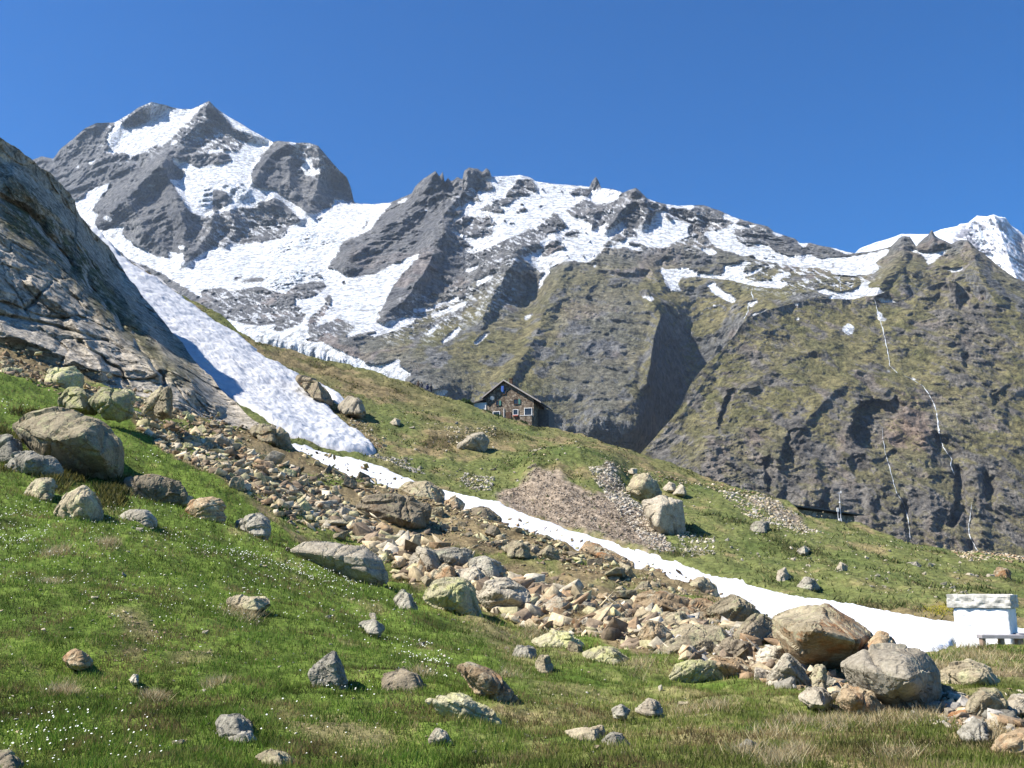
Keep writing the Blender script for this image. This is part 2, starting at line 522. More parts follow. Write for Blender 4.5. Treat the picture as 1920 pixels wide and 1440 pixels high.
chainD = solve([
    [(-520, 420, 2600), (78, 293, 2900), (180, 231, 2820), (284, 191, 2850), (392, 189, 2800), (512, 266, 2680), (525, 264, 2600), (590, 268, 2540), (664, 379, 2560), (730, 380, 2500), (745, 374, 2250), (816, 320, 2130), (900, 320, 2160), (1000, 336, 2200), (1110, 350, 2180), (1192, 352, 1980), (1300, 385, 2000), (1400, 415, 1900), (1500, 457, 1850), (1603, 475, 1760), (1695, 442, 1680), (1746, 432, 1640), (1815, 450, 1560), (1905, 522, 1480), (2100, 600, 1400), (2480, 700, 1300)],
    [(100, 420, 2420), (200, 440, 2280), (270, 480, 2180), (345, 488, 2110), (400, 464, 2180), (470, 454, 2240), (560, 415, 2330), (640, 392, 2440)],
    [(340, 400, 2230), (300, 440, 2170)],
    [(300, 293, 2520), (390, 315, 2430), (470, 345, 2380), (390, 408, 2250)],
    [(250, 500, 2020), (400, 520, 1930), (550, 510, 1860), (620, 500, 1900), (650, 440, 2080), (700, 405, 2300), (728, 384, 2440)],
    [(400, 560, 1760), (500, 545, 1730), (600, 540, 1720)],
    [(380, 620, 1560), (520, 620, 1500), (600, 640, 1440), (680, 670, 1370), (755, 700, 1300), (830, 735, 1240)],
    [(745, 384, 2190), (690, 440, 2020), (640, 500, 1850), (700, 515, 1790), (785, 478, 1810)],
    [(845, 405, 2020), (800, 455, 1900), (785, 480, 1850)],
    [(832, 432, 1900), (790, 500, 1740), (745, 560, 1640), (720, 595, 1580)],
    [(880, 478, 1880), (862, 530, 1770), (825, 575, 1680), (780, 598, 1600)],
    [(700, 620, 1500), (780, 640, 1440), (900, 600, 1530)],
    [(965, 488, 1690), (930, 545, 1600), (900, 600, 1530), (850, 700, 1330)],
    [(1008, 508, 1780), (1012, 550, 1690), (985, 600, 1580)],
    [(1075, 490, 1700), (1045, 540, 1600), (1010, 600, 1510), (980, 700, 1340), (960, 800, 1200)],
    [(1150, 500, 1700), (1230, 500, 1740), (1340, 500, 1720), (1400, 500, 1690)],
    [(1150, 620, 1480), (1140, 700, 1360), (1120, 800, 1240)],
    [(1215, 560, 1560), (1240, 600, 1500), (1230, 650, 1430), (1210, 720, 1340), (1190, 820, 1230)],
    [(1275, 600, 1620), (1290, 660, 1580), (1285, 720, 1520), (1250, 800, 1430), (1230, 880, 1380)],
    [(1340, 560, 1600), (1360, 610, 1560), (1330, 660, 1540)],
    [(1410, 600, 1480), (1480, 580, 1460), (1560, 565, 1440)],
    [(1480, 530, 1580), (1560, 520, 1580), (1620, 545, 1500), (1690, 570, 1420)],
    [(1690, 500, 1520), (1700, 540, 1440)],
    [(1745, 540, 1500), (1720, 500, 1560)],
    [(1830, 480, 1500), (1850, 560, 1380), (1920, 600, 1330)],
])

S_SUMMIT = [(284, 190), (300, 195), (315, 201), (336, 205), (359, 205), (384, 194), (372, 207), (360, 220), (345, 232), (330, 243), (304, 263), (285, 275), (269, 284), (255, 290), (244, 294), (237, 286), (222, 285), (210, 286), (196, 284), (205, 275), (198, 262), (200, 250), (214, 240), (216, 226), (225, 227), (237, 237), (255, 237), (278, 230), (268, 212), (272, 198)]
S_RIDGE = [(411, 206), (440, 224), (470, 242), (498, 257), (480, 257), (462, 250), (445, 243), (428, 226)]
S_HANG = [(320, 293), (352, 307), (373, 316), (394, 309), (415, 308), (438, 300), (421, 283), (449, 283), (469, 262), (490, 256), (513, 267), (491, 288), (478, 310), (468, 332), (472, 343), (486, 353), (518, 355), (522, 364), (534, 371), (557, 387), (578, 400), (600, 420), (567, 415), (549, 396), (527, 373), (513, 369), (490, 382), (476, 390), (454, 387), (403, 401), (384, 407), (359, 398), (345, 380), (331, 354), (317, 336), (341, 339), (349, 322), (331, 311)]
S_GLAC = [(100, 380), (140, 378), (170, 358), (207, 343), (200, 355), (183, 375), (173, 393), (181, 402), (180, 412), (176, 420), (186, 432), (200, 433), (212, 428), (233, 423), (226, 437), (242, 452), (257, 462), (272, 467), (288, 481), (305, 483), (318, 485), (325, 478), (343, 474), (343, 488), (350, 492), (362, 487), (385, 473), (402, 464), (420, 464), (436, 456), (448, 460), (473, 456), (498, 454), (526, 447), (533, 442), (544, 424), (567, 415), (560, 390), (578, 400), (594, 400), (608, 392), (622, 390), (627, 370), (640, 375), (663, 381), (735, 379), (712, 404), (693, 430), (668, 442), (641, 451), (636, 468), (624, 486), (611, 504), (631, 506), (645, 518), (664, 520), (703, 515), (730, 500), (760, 486), (787, 476), (771, 497), (753, 513), (742, 529), (732, 541), (738, 533), (727, 556), (713, 581), (706, 588), (715, 592), (701, 604), (722, 606), (725, 600), (743, 600), (782, 592), (775, 604), (736, 620), (704, 630), (690, 629), (718, 616), (683, 622), (660, 629), (647, 634), (668, 612), (632, 595), (608, 606), (592, 615), (579, 633), (568, 638), (527, 627), (500, 630), (472, 613), (430, 600), (400, 575), (370, 552), (300, 510), (240, 485), (180, 430), (120, 395)]
S_TONGUE = [(380, 580), (425, 600), (445, 600), (472, 613), (516, 623), (527, 627), (576, 602), (581, 626), (568, 638), (587, 644), (602, 641), (631, 654), (657, 668), (680, 675), (688, 683), (709, 684), (751, 673), (748, 686), (771, 699), (757, 712), (780, 730), (700, 730), (600, 690), (500, 660), (420, 620), (380, 600)]
S_C = [(897, 331), (905, 332), (921, 330), (950, 329), (975, 327), (995, 332), (1040, 343), (1105, 348), (1127, 351), (1168, 360), (1155, 375), (1139, 380), (1119, 382), (1095, 371), (1075, 385), (1058, 395), (1078, 408), (1108, 419), (1107, 431), (1115, 431), (1135, 417), (1133, 431), (1148, 430), (1168, 413), (1171, 427), (1165, 437), (1148, 443), (1140, 452), (1118, 464), (1131, 463), (1123, 475), (1112, 486), (1100, 492), (1080, 489), (1060, 488), (1040, 496), (1020, 508), (1012, 510), (1003, 500), (985, 488), (980, 485), (1000, 476), (1018, 466), (1013, 452), (1028, 445), (1023, 435), (1005, 432), (998, 426), (975, 438), (950, 447), (925, 460), (900, 468), (888, 475), (873, 472), (890, 462), (878, 455), (865, 445), (855, 438), (837, 431), (850, 433), (875, 441), (905, 445), (925, 443), (925, 432), (915, 420), (880, 402), (850, 415), (848, 410), (865, 400), (875, 388), (890, 382), (860, 395), (845, 393), (870, 385), (885, 378), (865, 375), (835, 368), (833, 364), (850, 370), (870, 377), (900, 378), (895, 360), (920, 355), (930, 352), (918, 340)]
SNOW_POS = [S_SUMMIT, S_RIDGE, S_HANG, S_GLAC, S_TONGUE, S_C,
    [(315, 258), (340, 238), (332, 248), (318, 262), (300, 274), (290, 277)], [(313, 276), (326, 266), (336, 260), (328, 270)],
    [(385, 287), (396, 280), (412, 277), (420, 283), (400, 286)], [(142, 312), (150, 310), (147, 316)], [(160, 312), (172, 300), (186, 298), (170, 306)],
    [(398, 233), (412, 247), (420, 254), (410, 252), (402, 240)],
    [(535, 264), (550, 268), (565, 275), (583, 271), (581, 276), (555, 276)], [(566, 284), (571, 280), (570, 290)], [(571, 295), (585, 296), (584, 312), (592, 315), (602, 323), (590, 328), (575, 330), (563, 312), (575, 305)],
    [(548, 330), (566, 329), (555, 331)], [(617, 304), (632, 316), (643, 327), (630, 322)],
    [(280, 344), (292, 345), (288, 352), (278, 350)], [(190, 410), (205, 405), (213, 413), (200, 413)], [(333, 462), (345, 460), (343, 467), (334, 468)],
    [(402, 427), (412, 434), (426, 441), (415, 442), (405, 434)], [(313, 474), (325, 474), (340, 478), (340, 484), (318, 482)],
    [(742, 381), (758, 373), (765, 369), (762, 376), (750, 381)], [(793, 385), (798, 390), (806, 399), (799, 396)],
    [(1225, 407), (1232, 395), (1240, 398), (1248, 395), (1249, 410), (1295, 419), (1288, 430), (1292, 445), (1270, 450), (1250, 462), (1235, 464), (1215, 462), (1200, 455), (1180, 452), (1160, 460), (1155, 458), (1175, 448), (1195, 445), (1193, 432), (1218, 428)],
    [(1213, 372), (1238, 375), (1225, 379)], [(1248, 383), (1305, 384), (1295, 393), (1285, 388), (1250, 390)],
    [(1117, 462), (1165, 460), (1175, 457), (1203, 463), (1203, 470), (1188, 468), (1172, 461), (1160, 465)],
    [(1321, 437), (1340, 433), (1360, 428), (1370, 420), (1395, 422), (1423, 420), (1400, 428), (1375, 430), (1378, 445), (1385, 453), (1410, 456), (1440, 460), (1450, 470), (1470, 477), (1495, 481), (1515, 476), (1535, 484), (1575, 483), (1605, 480), (1640, 474), (1667, 466), (1660, 480), (1640, 492), (1648, 503), (1640, 512), (1600, 517), (1565, 514), (1548, 505), (1535, 500), (1510, 502), (1480, 497), (1450, 492), (1425, 488), (1410, 482), (1390, 478), (1365, 470), (1340, 462)],
    [(1350, 403), (1358, 403), (1372, 405), (1388, 413), (1378, 417), (1365, 412)], [(1442, 437), (1455, 434), (1472, 441), (1460, 442)], [(1495, 452), (1516, 455), (1508, 464), (1498, 458)], [(1557, 463), (1605, 475), (1590, 476), (1560, 467)],
    [(1237, 502), (1250, 506), (1280, 503), (1320, 510), (1345, 517), (1358, 512), (1358, 495), (1385, 492), (1408, 490), (1395, 500), (1390, 512), (1420, 505), (1438, 500), (1410, 515), (1388, 520), (1420, 530), (1445, 525), (1460, 512), (1486, 511), (1455, 527), (1478, 530), (1465, 541), (1440, 540), (1412, 535), (1385, 528), (1340, 521), (1300, 518), (1275, 520), (1270, 535), (1277, 547), (1260, 545), (1250, 535), (1245, 520)],
    [(1310, 463), (1330, 467), (1345, 471), (1335, 479), (1322, 474)], [(1325, 531), (1340, 530), (1355, 545), (1370, 550), (1382, 562), (1372, 567), (1350, 557), (1335, 547)], [(1398, 600), (1410, 590), (1442, 576), (1425, 590), (1402, 601)], [(1398, 567), (1424, 563), (1408, 575)], [(1334, 572), (1350, 573), (1340, 576)],
    [(1530, 545), (1545, 541), (1560, 546), (1580, 548), (1600, 543), (1620, 530), (1632, 527), (1625, 540), (1650, 540), (1660, 547), (1640, 552), (1620, 555), (1602, 560), (1580, 566), (1555, 564), (1535, 560), (1560, 558), (1540, 550)], [(1640, 556), (1665, 560), (1690, 568), (1680, 570), (1650, 564)],
    [(1702, 468), (1720, 467), (1725, 472), (1745, 472), (1778, 466), (1770, 477), (1755, 485), (1745, 495), (1740, 497), (1738, 488), (1725, 476)], [(1764, 502), (1775, 500), (1790, 503), (1806, 500), (1802, 508), (1785, 510)],
    [(774, 580), (800, 578), (845, 560), (860, 555), (858, 565), (830, 570), (815, 580), (790, 586), (776, 586)], [(810, 586), (840, 578), (878, 565), (870, 575), (840, 587), (811, 595)], [(870, 508), (885, 500), (900, 493), (895, 502), (880, 510)], [(892, 528), (905, 522), (926, 514), (920, 524), (905, 530), (893, 538)], [(800, 625), (812, 612), (824, 607), (815, 620), (802, 627)], [(827, 643), (845, 625), (860, 613), (866, 617), (850, 632), (830, 645)], [(890, 645), (900, 632), (925, 617), (915, 627), (895, 646)],
    [(1013, 525), (1025, 505), (1033, 508), (1020, 525)], [(982, 600), (990, 590), (1000, 587), (995, 595), (983, 602)], [(1009, 545), (1013, 522), (1019, 528)],
    [(1140, 512), (1157, 516), (1148, 517)], [(1200, 555), (1228, 557), (1222, 565)], [(805, 740), (813, 733), (830, 730), (840, 733), (830, 745)],
    [(1112, 497), (1119, 496), (1116, 501)], [(845, 585), (855, 578), (862, 575), (855, 583)], [(1587, 540), (1597, 533), (1600, 537)], [(1599, 534), (1606, 530), (1607, 533)]]
ROCK_IN = [
    [(232, 222), (250, 211), (268, 207), (280, 218), (272, 228), (250, 230)],
    [(398, 357), (410, 355), (422, 357), (437, 375), (415, 392), (399, 402)],
    [(413, 308), (400, 300), (420, 284), (437, 299)],
    [(480, 380), (500, 372), (493, 380), (483, 384)],
    [(590, 413), (607, 403), (611, 404), (600, 413)],
    [(375, 545), (395, 540), (418, 540), (432, 546), (445, 543), (473, 538), (491, 536), (508, 543), (533, 550), (554, 534), (588, 527), (604, 527), (615, 538), (590, 555), (554, 562), (553, 573), (572, 573), (558, 584), (577, 587), (565, 607), (526, 623), (508, 623), (519, 608), (491, 612), (455, 608), (430, 600), (415, 590), (395, 572), (380, 560)],
    [(440, 531), (473, 520), (497, 520), (498, 529), (473, 530)], [(562, 525), (579, 517), (597, 512), (615, 522), (597, 519), (575, 521)], [(424, 528), (440, 520), (470, 512), (450, 524)],
    [(624, 543), (603, 565), (606, 565), (627, 545)], [(624, 554), (617, 575), (608, 592), (592, 615), (579, 633), (576, 603), (579, 596), (602, 577), (613, 555)],
    [(668, 439), (690, 412), (700, 406), (690, 420), (675, 436)], [(640, 528), (648, 525), (650, 535), (642, 534)],
    [(475, 452), (497, 433), (520, 430), (532, 441), (500, 449)],
    [(945, 367), (960, 352), (965, 340), (972, 335), (985, 335), (995, 335), (1005, 345), (1013, 358), (1000, 362), (985, 368), (965, 375), (950, 385), (935, 388), (940, 393), (948, 395), (945, 398), (930, 398), (910, 396), (893, 398), (910, 385), (922, 376), (930, 373), (955, 370)],
    [(837, 427), (850, 415), (875, 407), (900, 405), (925, 402), (920, 415), (928, 420), (925, 430), (910, 440), (895, 443), (870, 438)],
    [(1000, 425), (1020, 415), (1032, 402), (1041, 396), (1053, 410), (1067, 427), (1050, 432), (1023, 438)], [(1048, 447), (1065, 432), (1080, 430), (1088, 432), (1083, 443), (1065, 448)],
    [(1013, 482), (1022, 460), (1035, 450), (1048, 448), (1062, 460), (1055, 468), (1040, 472), (1025, 483)],
    [(1066, 362), (1075, 353), (1090, 352), (1105, 353), (1108, 342), (1117, 328), (1124, 345), (1127, 353), (1115, 358), (1108, 358), (1106, 367), (1095, 368), (1085, 363), (1070, 366)],
    [(1131, 367), (1145, 361), (1158, 363), (1150, 366)], [(965, 396), (980, 387), (992, 390), (985, 396)], [(1003, 387), (1020, 382), (1022, 386), (1010, 390)], [(1022, 370), (1031, 369), (1030, 373)],
    [(925, 410), (933, 405), (932, 412), (926, 414)], [(927, 431), (938, 427), (934, 433)], [(1045, 482), (1060, 472), (1055, 480)], [(1090, 483), (1105, 479), (1100, 483)],
    [(1385, 456), (1405, 457), (1428, 463), (1405, 465)], [(1400, 476), (1412, 477), (1422, 484), (1408, 482)], [(1425, 480), (1440, 482), (1447, 487), (1432, 486)],
    [(1550, 503), (1565, 507), (1570, 510), (1555, 508)], [(1575, 500), (1585, 497), (1580, 503)], [(1590, 503), (1600, 500), (1597, 507)], [(1605, 505), (1620, 495), (1632, 490), (1620, 500), (1608, 508)], [(1540, 497), (1553, 495), (1548, 499)],
    [(1490, 545), (1500, 548), (1495, 550)], [(1545, 551), (1562, 553), (1567, 557), (1552, 555)]]
ROCK_FINE = [(1, p) for p in ROCK_IN]
chain_snow = mask([(1, p) for p in SNOW_POS] + [(0, p) for p in ROCK_IN], 2, 1)
streak_zone = mask([(1, [(205, 200), (300, 190), (392, 190), (440, 225), (500, 260), (470, 290), (400, 300), (330, 262), (260, 300), (190, 300)]), (0.8, [(540, 265), (600, 272), (640, 320), (600, 335), (550, 320)]), (0.8, [(860, 350), (1000, 340), (1200, 370), (1330, 395), (1460, 445), (1300, 470), (1150, 460), (1000, 500), (880, 500), (840, 420)]), (0.8, [(1400, 480), (1660, 500), (1600, 560), (1400, 540)]), (0.7, [(380, 380), (560, 400), (520, 470), (380, 480)]), (0.8, [(380, 540), (640, 540), (700, 620), (560, 640), (420, 600)]), (0.6, [(760, 560), (960, 500), (1000, 560), (800, 640), (700, 640)])], 5)
speckle_zone = mask([(1, S_C), (1, SNOW_POS[26]), (1, [(1321, 437), (1450, 460), (1667, 466), (1640, 512), (1400, 490)]), (1, [(1237, 502), (1470, 500), (1470, 540), (1240, 540)])], 3)
icefall = mask([(1, [(405, 345), (420, 340), (445, 340), (470, 350), (470, 365), (455, 378), (435, 370), (420, 352)]), (1, [(385, 350), (400, 345), (398, 380), (385, 390), (370, 375)]),
                (1, [(500, 478), (530, 455), (580, 425), (620, 425), (650, 430), (640, 450), (600, 450), (560, 462), (540, 475), (510, 478)]), (0.55, [(600, 440), (650, 440), (635, 480), (560, 470)]),
                (1, [(460, 515), (490, 505), (520, 500), (560, 497), (600, 505), (612, 520), (570, 520), (550, 538), (530, 545), (505, 538), (490, 520)]),
                (0.4, [(420, 480), (560, 480), (600, 500), (430, 520), (370, 530), (360, 515)]),
                (0.6, [(470, 620), (600, 655), (680, 680), (690, 695), (600, 680), (500, 645)])], 3)
lowsnow_dirt = mask([(1, [(430, 610), (600, 650), (700, 685), (760, 712), (600, 690), (430, 630)])], 4)
chain_green = mask([(1, [(640, 660), (700, 625), (760, 612), (800, 590), (880, 560), (940, 505), (965, 485), (985, 500), (1005, 530), (1040, 498), (1075, 488), (1110, 495), (1135, 470), (1170, 470), (1210, 475), (1260, 460), (1300, 455), (1340, 475), (1400, 492), (1450, 498), (1560, 512), (1640, 500), (1660, 480), (1700, 470), (1750, 490), (1780, 460), (1830, 470), (1920, 540), (2200, 640), (2200, 1100), (640, 1100)]),
                    (0, [(1130, 480), (1200, 470), (1280, 470), (1345, 485), (1340, 512), (1300, 510), (1240, 500), (1200, 500), (1150, 495)]),
                    (0.2, [(640, 660), (720, 650), (860, 690), (900, 740), (640, 760)]),
                    (0.35, [(940, 505), (965, 490), (1000, 525), (1000, 560), (960, 600), (900, 610)]),
                    (0.45, [(1060, 540), (1180, 530), (1230, 600), (1190, 700), (1200, 830), (1080, 800), (1020, 740), (1050, 650), (1030, 580)])], 14)
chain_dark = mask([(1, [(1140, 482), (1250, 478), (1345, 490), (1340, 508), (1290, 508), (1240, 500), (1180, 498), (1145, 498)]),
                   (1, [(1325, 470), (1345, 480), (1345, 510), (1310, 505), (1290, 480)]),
                   (0.8, [(1210, 640), (1290, 620), (1390, 610), (1330, 690), (1240, 800), (1200, 850), (1180, 800)])], 4)  # last polygon: shade of the gorge wall painted into the rock colour
CHAIN_PUSH = [  # hollows whose left lip throws the shadow
    (22, [(1105, 545), (1130, 530), (1140, 555), (1120, 575), (1103, 570)], 3),
    (18, [(1160, 530), (1200, 550), (1215, 580), (1190, 575), (1165, 555)], 3),
    (30, [(1228, 560), (1280, 600), (1262, 612), (1235, 590)], 4),
    (22, [(1696, 500), (1731, 540), (1706, 560), (1700, 535)], 2),
    (28, [(1240, 640), (1290, 640), (1385, 615), (1330, 690), (1240, 805), (1210, 860), (1190, 850), (1215, 760), (1225, 690)], 4),
    (26, [(1812, 524), (1835, 562), (1820, 561)], 2), (26, [(1838, 522), (1856, 570), (1843, 566)], 2),
    (30, [(980, 505), (1014, 530), (1010, 560), (985, 590), (975, 560)], 4),
    (45, [(835, 345), (870, 345), (868, 370), (850, 368), (830, 360)], 3),
    (30, [(590, 290), (620, 300), (650, 340), (660, 378), (630, 370), (618, 330)], 6),
]
def hollow(a, p, r):
    q = np.array(p, float); u0, u1 = q[:, 0].min(), q[:, 0].max(); m = mask([(1, p)], r)
    return lambda U, V: 0.62 * a * smooth(0.2, 0.8, m(U + 5 * pn(U / 9, V / 9, 0 * U + 4), V + 5 * pn(U / 9, V / 9, 0 * U + 9))) * (0.15 + 0.85 * np.clip((u1 + 2 - U) / (u1 - u0), 0, 1))
chain_push = [hollow(a, p, r) for a, p, r in CHAIN_PUSH]
CHAIN_RIBS = [  # crests standing out, (line, half width px, metres)
    ([(392, 190), (380, 225), (330, 275), (290, 320), (250, 360), (205, 400)], 26, 60),
    ([(392, 190), (440, 240), (490, 258)], 14, 40),
    ([(284, 192), (240, 216), (205, 260)], 20, 40),
    ([(300, 300), (330, 380), (350, 430), (340, 480)], 22, 45),
    ([(240, 380), (270, 430), (310, 470)], 16, 35),
    ([(400, 410), (390, 440), (350, 490)], 16, 35),
    ([(510, 372), (540, 400), (560, 412)], 14, 30),
    ([(430, 395), (450, 430), (420, 460)], 14, 30),
    ([(540, 268), (500, 300), (478, 335)], 16, 45), ([(597, 275), (600, 330), (580, 395)], 26, 50), ([(540, 300), (545, 350), (570, 395)], 14, 25),
    ([(817, 322), (790, 370), (720, 430), (650, 490)], 30, 55), ([(880, 316), (870, 360), (835, 400), (790, 470)], 20, 40),
    ([(835, 432), (800, 500), (760, 560), (725, 590)], 22, 40),
    ([(965, 490), (930, 540), (905, 600)], 18, 35), ([(1040, 445), (980, 465), (920, 500)], 16, 25),
    ([(1192, 354), (1170, 390), (1140, 430)], 14, 35), ([(1192, 354), (1215, 400), (1205, 425)], 12, 25), ([(1095, 372), (1110, 400), (1112, 425)], 12, 22),
    ([(1300, 390), (1310, 420), (1320, 450)], 12, 18), ([(1425, 424), (1470, 450), (1500, 478)], 14, 20),
    ([(1695, 444), (1690, 480), (1660, 520), (1640, 555)], 20, 30), ([(1747, 432), (1750, 460)], 10, 20), ([(1815, 452), (1840, 520), (1870, 570)], 24, 30),
    ([(1212, 545), (1238, 590), (1222, 650), (1212, 720)], 16, 30), ([(1060, 500), (1030, 560), (1000, 640), (940, 720)], 24, 25),
    ([(1150, 500), (1220, 505), (1240, 540)], 14, 20)]

def chain_sn(U, V):
    a = 3.6 * fbm(U / 20.0, V / 9.0, 0 * U + 5.5, 5, 0.72); b = 2.4 * fbm(U / 18.0, V / 7.0, 0 * U + 1.5, 5, 0.72)
    s = smooth(0.28, 0.40, chain_snow(U + a * 1.6, V + b * 1.6))
    sp = fbm(U / 16.0, V / 5.0, 0 * U + 8.1, 3, 0.6)
    s = s * (1 - speckle_zone(U, V) * smooth(0.36, 0.46, sp))
    st = fbm((U + 1.1 * V) / 26.0, (V - 0.5 * U) / 6.0, 0 * U + 31.0, 5, 0.7)
    s = np.maximum(s, smooth(0.07, 0.13, st) * streak_zone(U, V))
    return s

_q = np.random.default_rng(1).random((3, 20000)) * 3000
CMEAN = [float(crags(_q[0], _q[1], _q[2], 110.0, 0.35).mean())]

def chain_relief(U, V, x, y, z):
    s = chain_sn(U, V)
    dist = smooth(1300, 2300, y)
    big = fbm(x / 300, y / 300, z / 420, 2, 0.5, True)
    c1 = crags(x, y, z, 110.0, 0.35) * (46 + 30 * dist) + crags(x + 300, y, z, 36.0, -0.2) * (13 + 9 * dist)
    gr = chain_green(U, V) * smooth(1900, 1500, y)
    c1 = c1 - CMEAN[0] * (59 + 39 * dist) + 2.0 * s
    r = big * (16 + 26 * dist) * (1 - 0.5 * s) + c1 * (1 - 0.94 * s) * (1 - 0.35 * gr)
    ice = icefall(U, V) * s
    r = r + ice * 30 * fbm(x / 26, y / 26, z / 90, 4, 0.6, True)
    for line, w, a in CHAIN_RIBS:
        d = seg_dist(U + 5 * pn(U / 30, V / 30, 0 * U), V, line)
        r = r + a * 1.15 * np.clip(1 - d / w, 0, 1)
    for hf in chain_push:
        r = r - hf(U, V)
    edge = smooth(0, 1, (V - np.interp(U, [p[0] for p in CHAIN_SKY], [p[1] for p in CHAIN_SKY])) / 6.0)
    return r * (0.3 + 0.7 * edge)

def chain_colour(U, V, P, N):
    x, y, z = P[..., 0], P[..., 1], P[..., 2]
    s = chain_sn(U, V)
    t1 = np.clip(0.5 + 1.1 * fbm(x / 120, y / 120, z / 120, 4, 0.6), 0, 1)
    t2 = np.clip(0.5 + 1.3 * fbm(x / 22, y / 22, z / 30, 4, 0.65), 0, 1)
    rock = lerpc((0.085, 0.092, 0.110), (0.29, 0.285, 0.28), t1 * 0.45 + t2 * 0.55)
    warm = smooth(0.62, 0.8, t1)[..., None] * np.array([0.05, 0.015, 0.0])
    rock = rock + warm * smooth(2100, 1500, y)[..., None]
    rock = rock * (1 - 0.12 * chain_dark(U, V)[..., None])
    g = chain_green(U + 16 * pn(U / 30, V / 30, 0 * U + 3) + 6 * pn(U / 9, V / 9, 0 * U), V + 14 * pn(U / 30, V / 30, 0 * U + 13) + 5 * pn(U / 9, V / 9, 0 * U + 8))
    up = smooth(0.32, 0.58, N[..., 2] + 0.35 * fbm(x / 60, y / 60, z / 35, 4, 0.6))
    crg = smooth(0.0, 0.18, fbm(x / 50 - 0.4 * z / 50, y / 90, z / 75 + 11, 5, 0.68) - 0.04)
    up = up * (1 - 0.95 * crg)
    gr = lerpc((0.14, 0.138, 0.060), (0.26, 0.225, 0.118), np.clip(0.5 + fbm(x / 70 + 9, y / 70, z / 70, 4, 0.6), 0, 1))
    c = lerpc(rock, gr, np.clip(g * (0.12 + 0.95 * up), 0, 1))
    ice = icefall(U, V)
    cr = smooth(0.0, 0.35, fbm(x / 16, y / 16, z / 60, 4, 0.65)) * ice
    sn = lerpc(SNOW, (0.27, 0.37, 0.46), np.clip(cr * 0.9, 0, 1))
    dirt = lowsnow_dirt(U, V) * smooth(0.1, 0.5, fbm(U / 30, V / 6, 0 * U, 4, 0.6))
    sn = lerpc(sn, (0.38, 0.37, 0.37), dirt)
    crev = smooth(0.2, 0.4, fbm(U / 34, (V + 0.25 * U) / 5.0, 0 * U + 2.2, 3, 0.6)) * samp_glacier(U, V)
    sn = lerpc(sn, (0.36, 0.39, 0.44), np.clip(crev * 0.75, 0, 1))
    return lerpc(c, sn, s)

samp_glacier = mask([(1, [(200, 440), (350, 492), (520, 450), (620, 430), (610, 505), (420, 530), (360, 540)])], 6)
us_chain = np.concatenate([np.arange(-520, -20, 12), np.arange(-20, 1960, 1.7), np.arange(1960, 2480, 12)]).astype(float)
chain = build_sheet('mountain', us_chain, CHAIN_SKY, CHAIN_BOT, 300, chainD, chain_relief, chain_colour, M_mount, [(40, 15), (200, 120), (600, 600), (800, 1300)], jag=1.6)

# ------------------------------------------------------------------ far snow peak on the right
PEAK_SKY = [(1560, 500), (1600, 478), (1612, 466), (1640, 455), (1665, 448), (1690, 439), (1740, 439), (1765, 430), (1795, 424), (1800, 420), (1815, 418), (1832, 404), (1850, 406), (1863, 402), (1872, 406), (1885, 408), (1897, 424), (1910, 432), (1925, 445), (1950, 462), (2050, 520), (2300, 640)]
peakD = solve([[(1560, 500, 3300), (1700, 440, 3350), (1863, 402, 3550), (1960, 470, 3500), (2300, 640, 3300)], [(1560, 640, 2650), (1860, 560, 2850), (2300, 760, 2720)]])
peak_rock = mask([(1, [(1782, 455), (1795, 430), (1808, 424), (1812, 440), (1835, 460), (1850, 480), (1820, 475), (1790, 462)]), (1, [(1905, 430), (1925, 450), (1960, 500), (1960, 560), (1915, 520), (1910, 470)])], 2)
peak_zone = mask([(1, [(1800, 424), (1832, 404), (1863, 402), (1885, 408), (1910, 440), (1960, 470), (2200, 700), (1800, 700), (1830, 470)])], 3)

def peak_relief(U, V, x, y, z):
    k = 0.1 + peak_zone(U, V)
    return k * (60 * fbm(x / 260 + 0.6 * z / 260, y / 260, z / 380, 3, 0.55, True) + 42 * fbm(x / 50, y / 50, z / 80, 4, 0.65, True)) + 100 * np.clip(1 - seg_dist(U, V, [(1863, 402), (1880, 450), (1905, 520)]) / 28, 0, 1)

def peak_colour(U, V, P, N):
    x, y, z = P[..., 0], P[..., 1], P[..., 2]
    q = fbm(x / 34, y / 34, z / 26, 4, 0.7) - 0.2 * N[..., 2] + 0.10
    r = np.clip(smooth(-0.04, 0.14, q) * peak_zone(U, V) * 0.9 + peak_rock(U, V) * smooth(-0.25, 0.0, q + 0.1), 0, 1)
    return lerpc(np.broadcast_to(np.array(SNOW), P.shape), (0.19, 0.19, 0.22), r)

far = build_sheet('distant_mountain', np.arange(1560, 2300, 2.0), PEAK_SKY, [(1560, 640), (1900, 640), (2300, 820)], 110, peakD, peak_relief, peak_colour, M_far, [(100, 60), (500, 900)], jag=1.2)

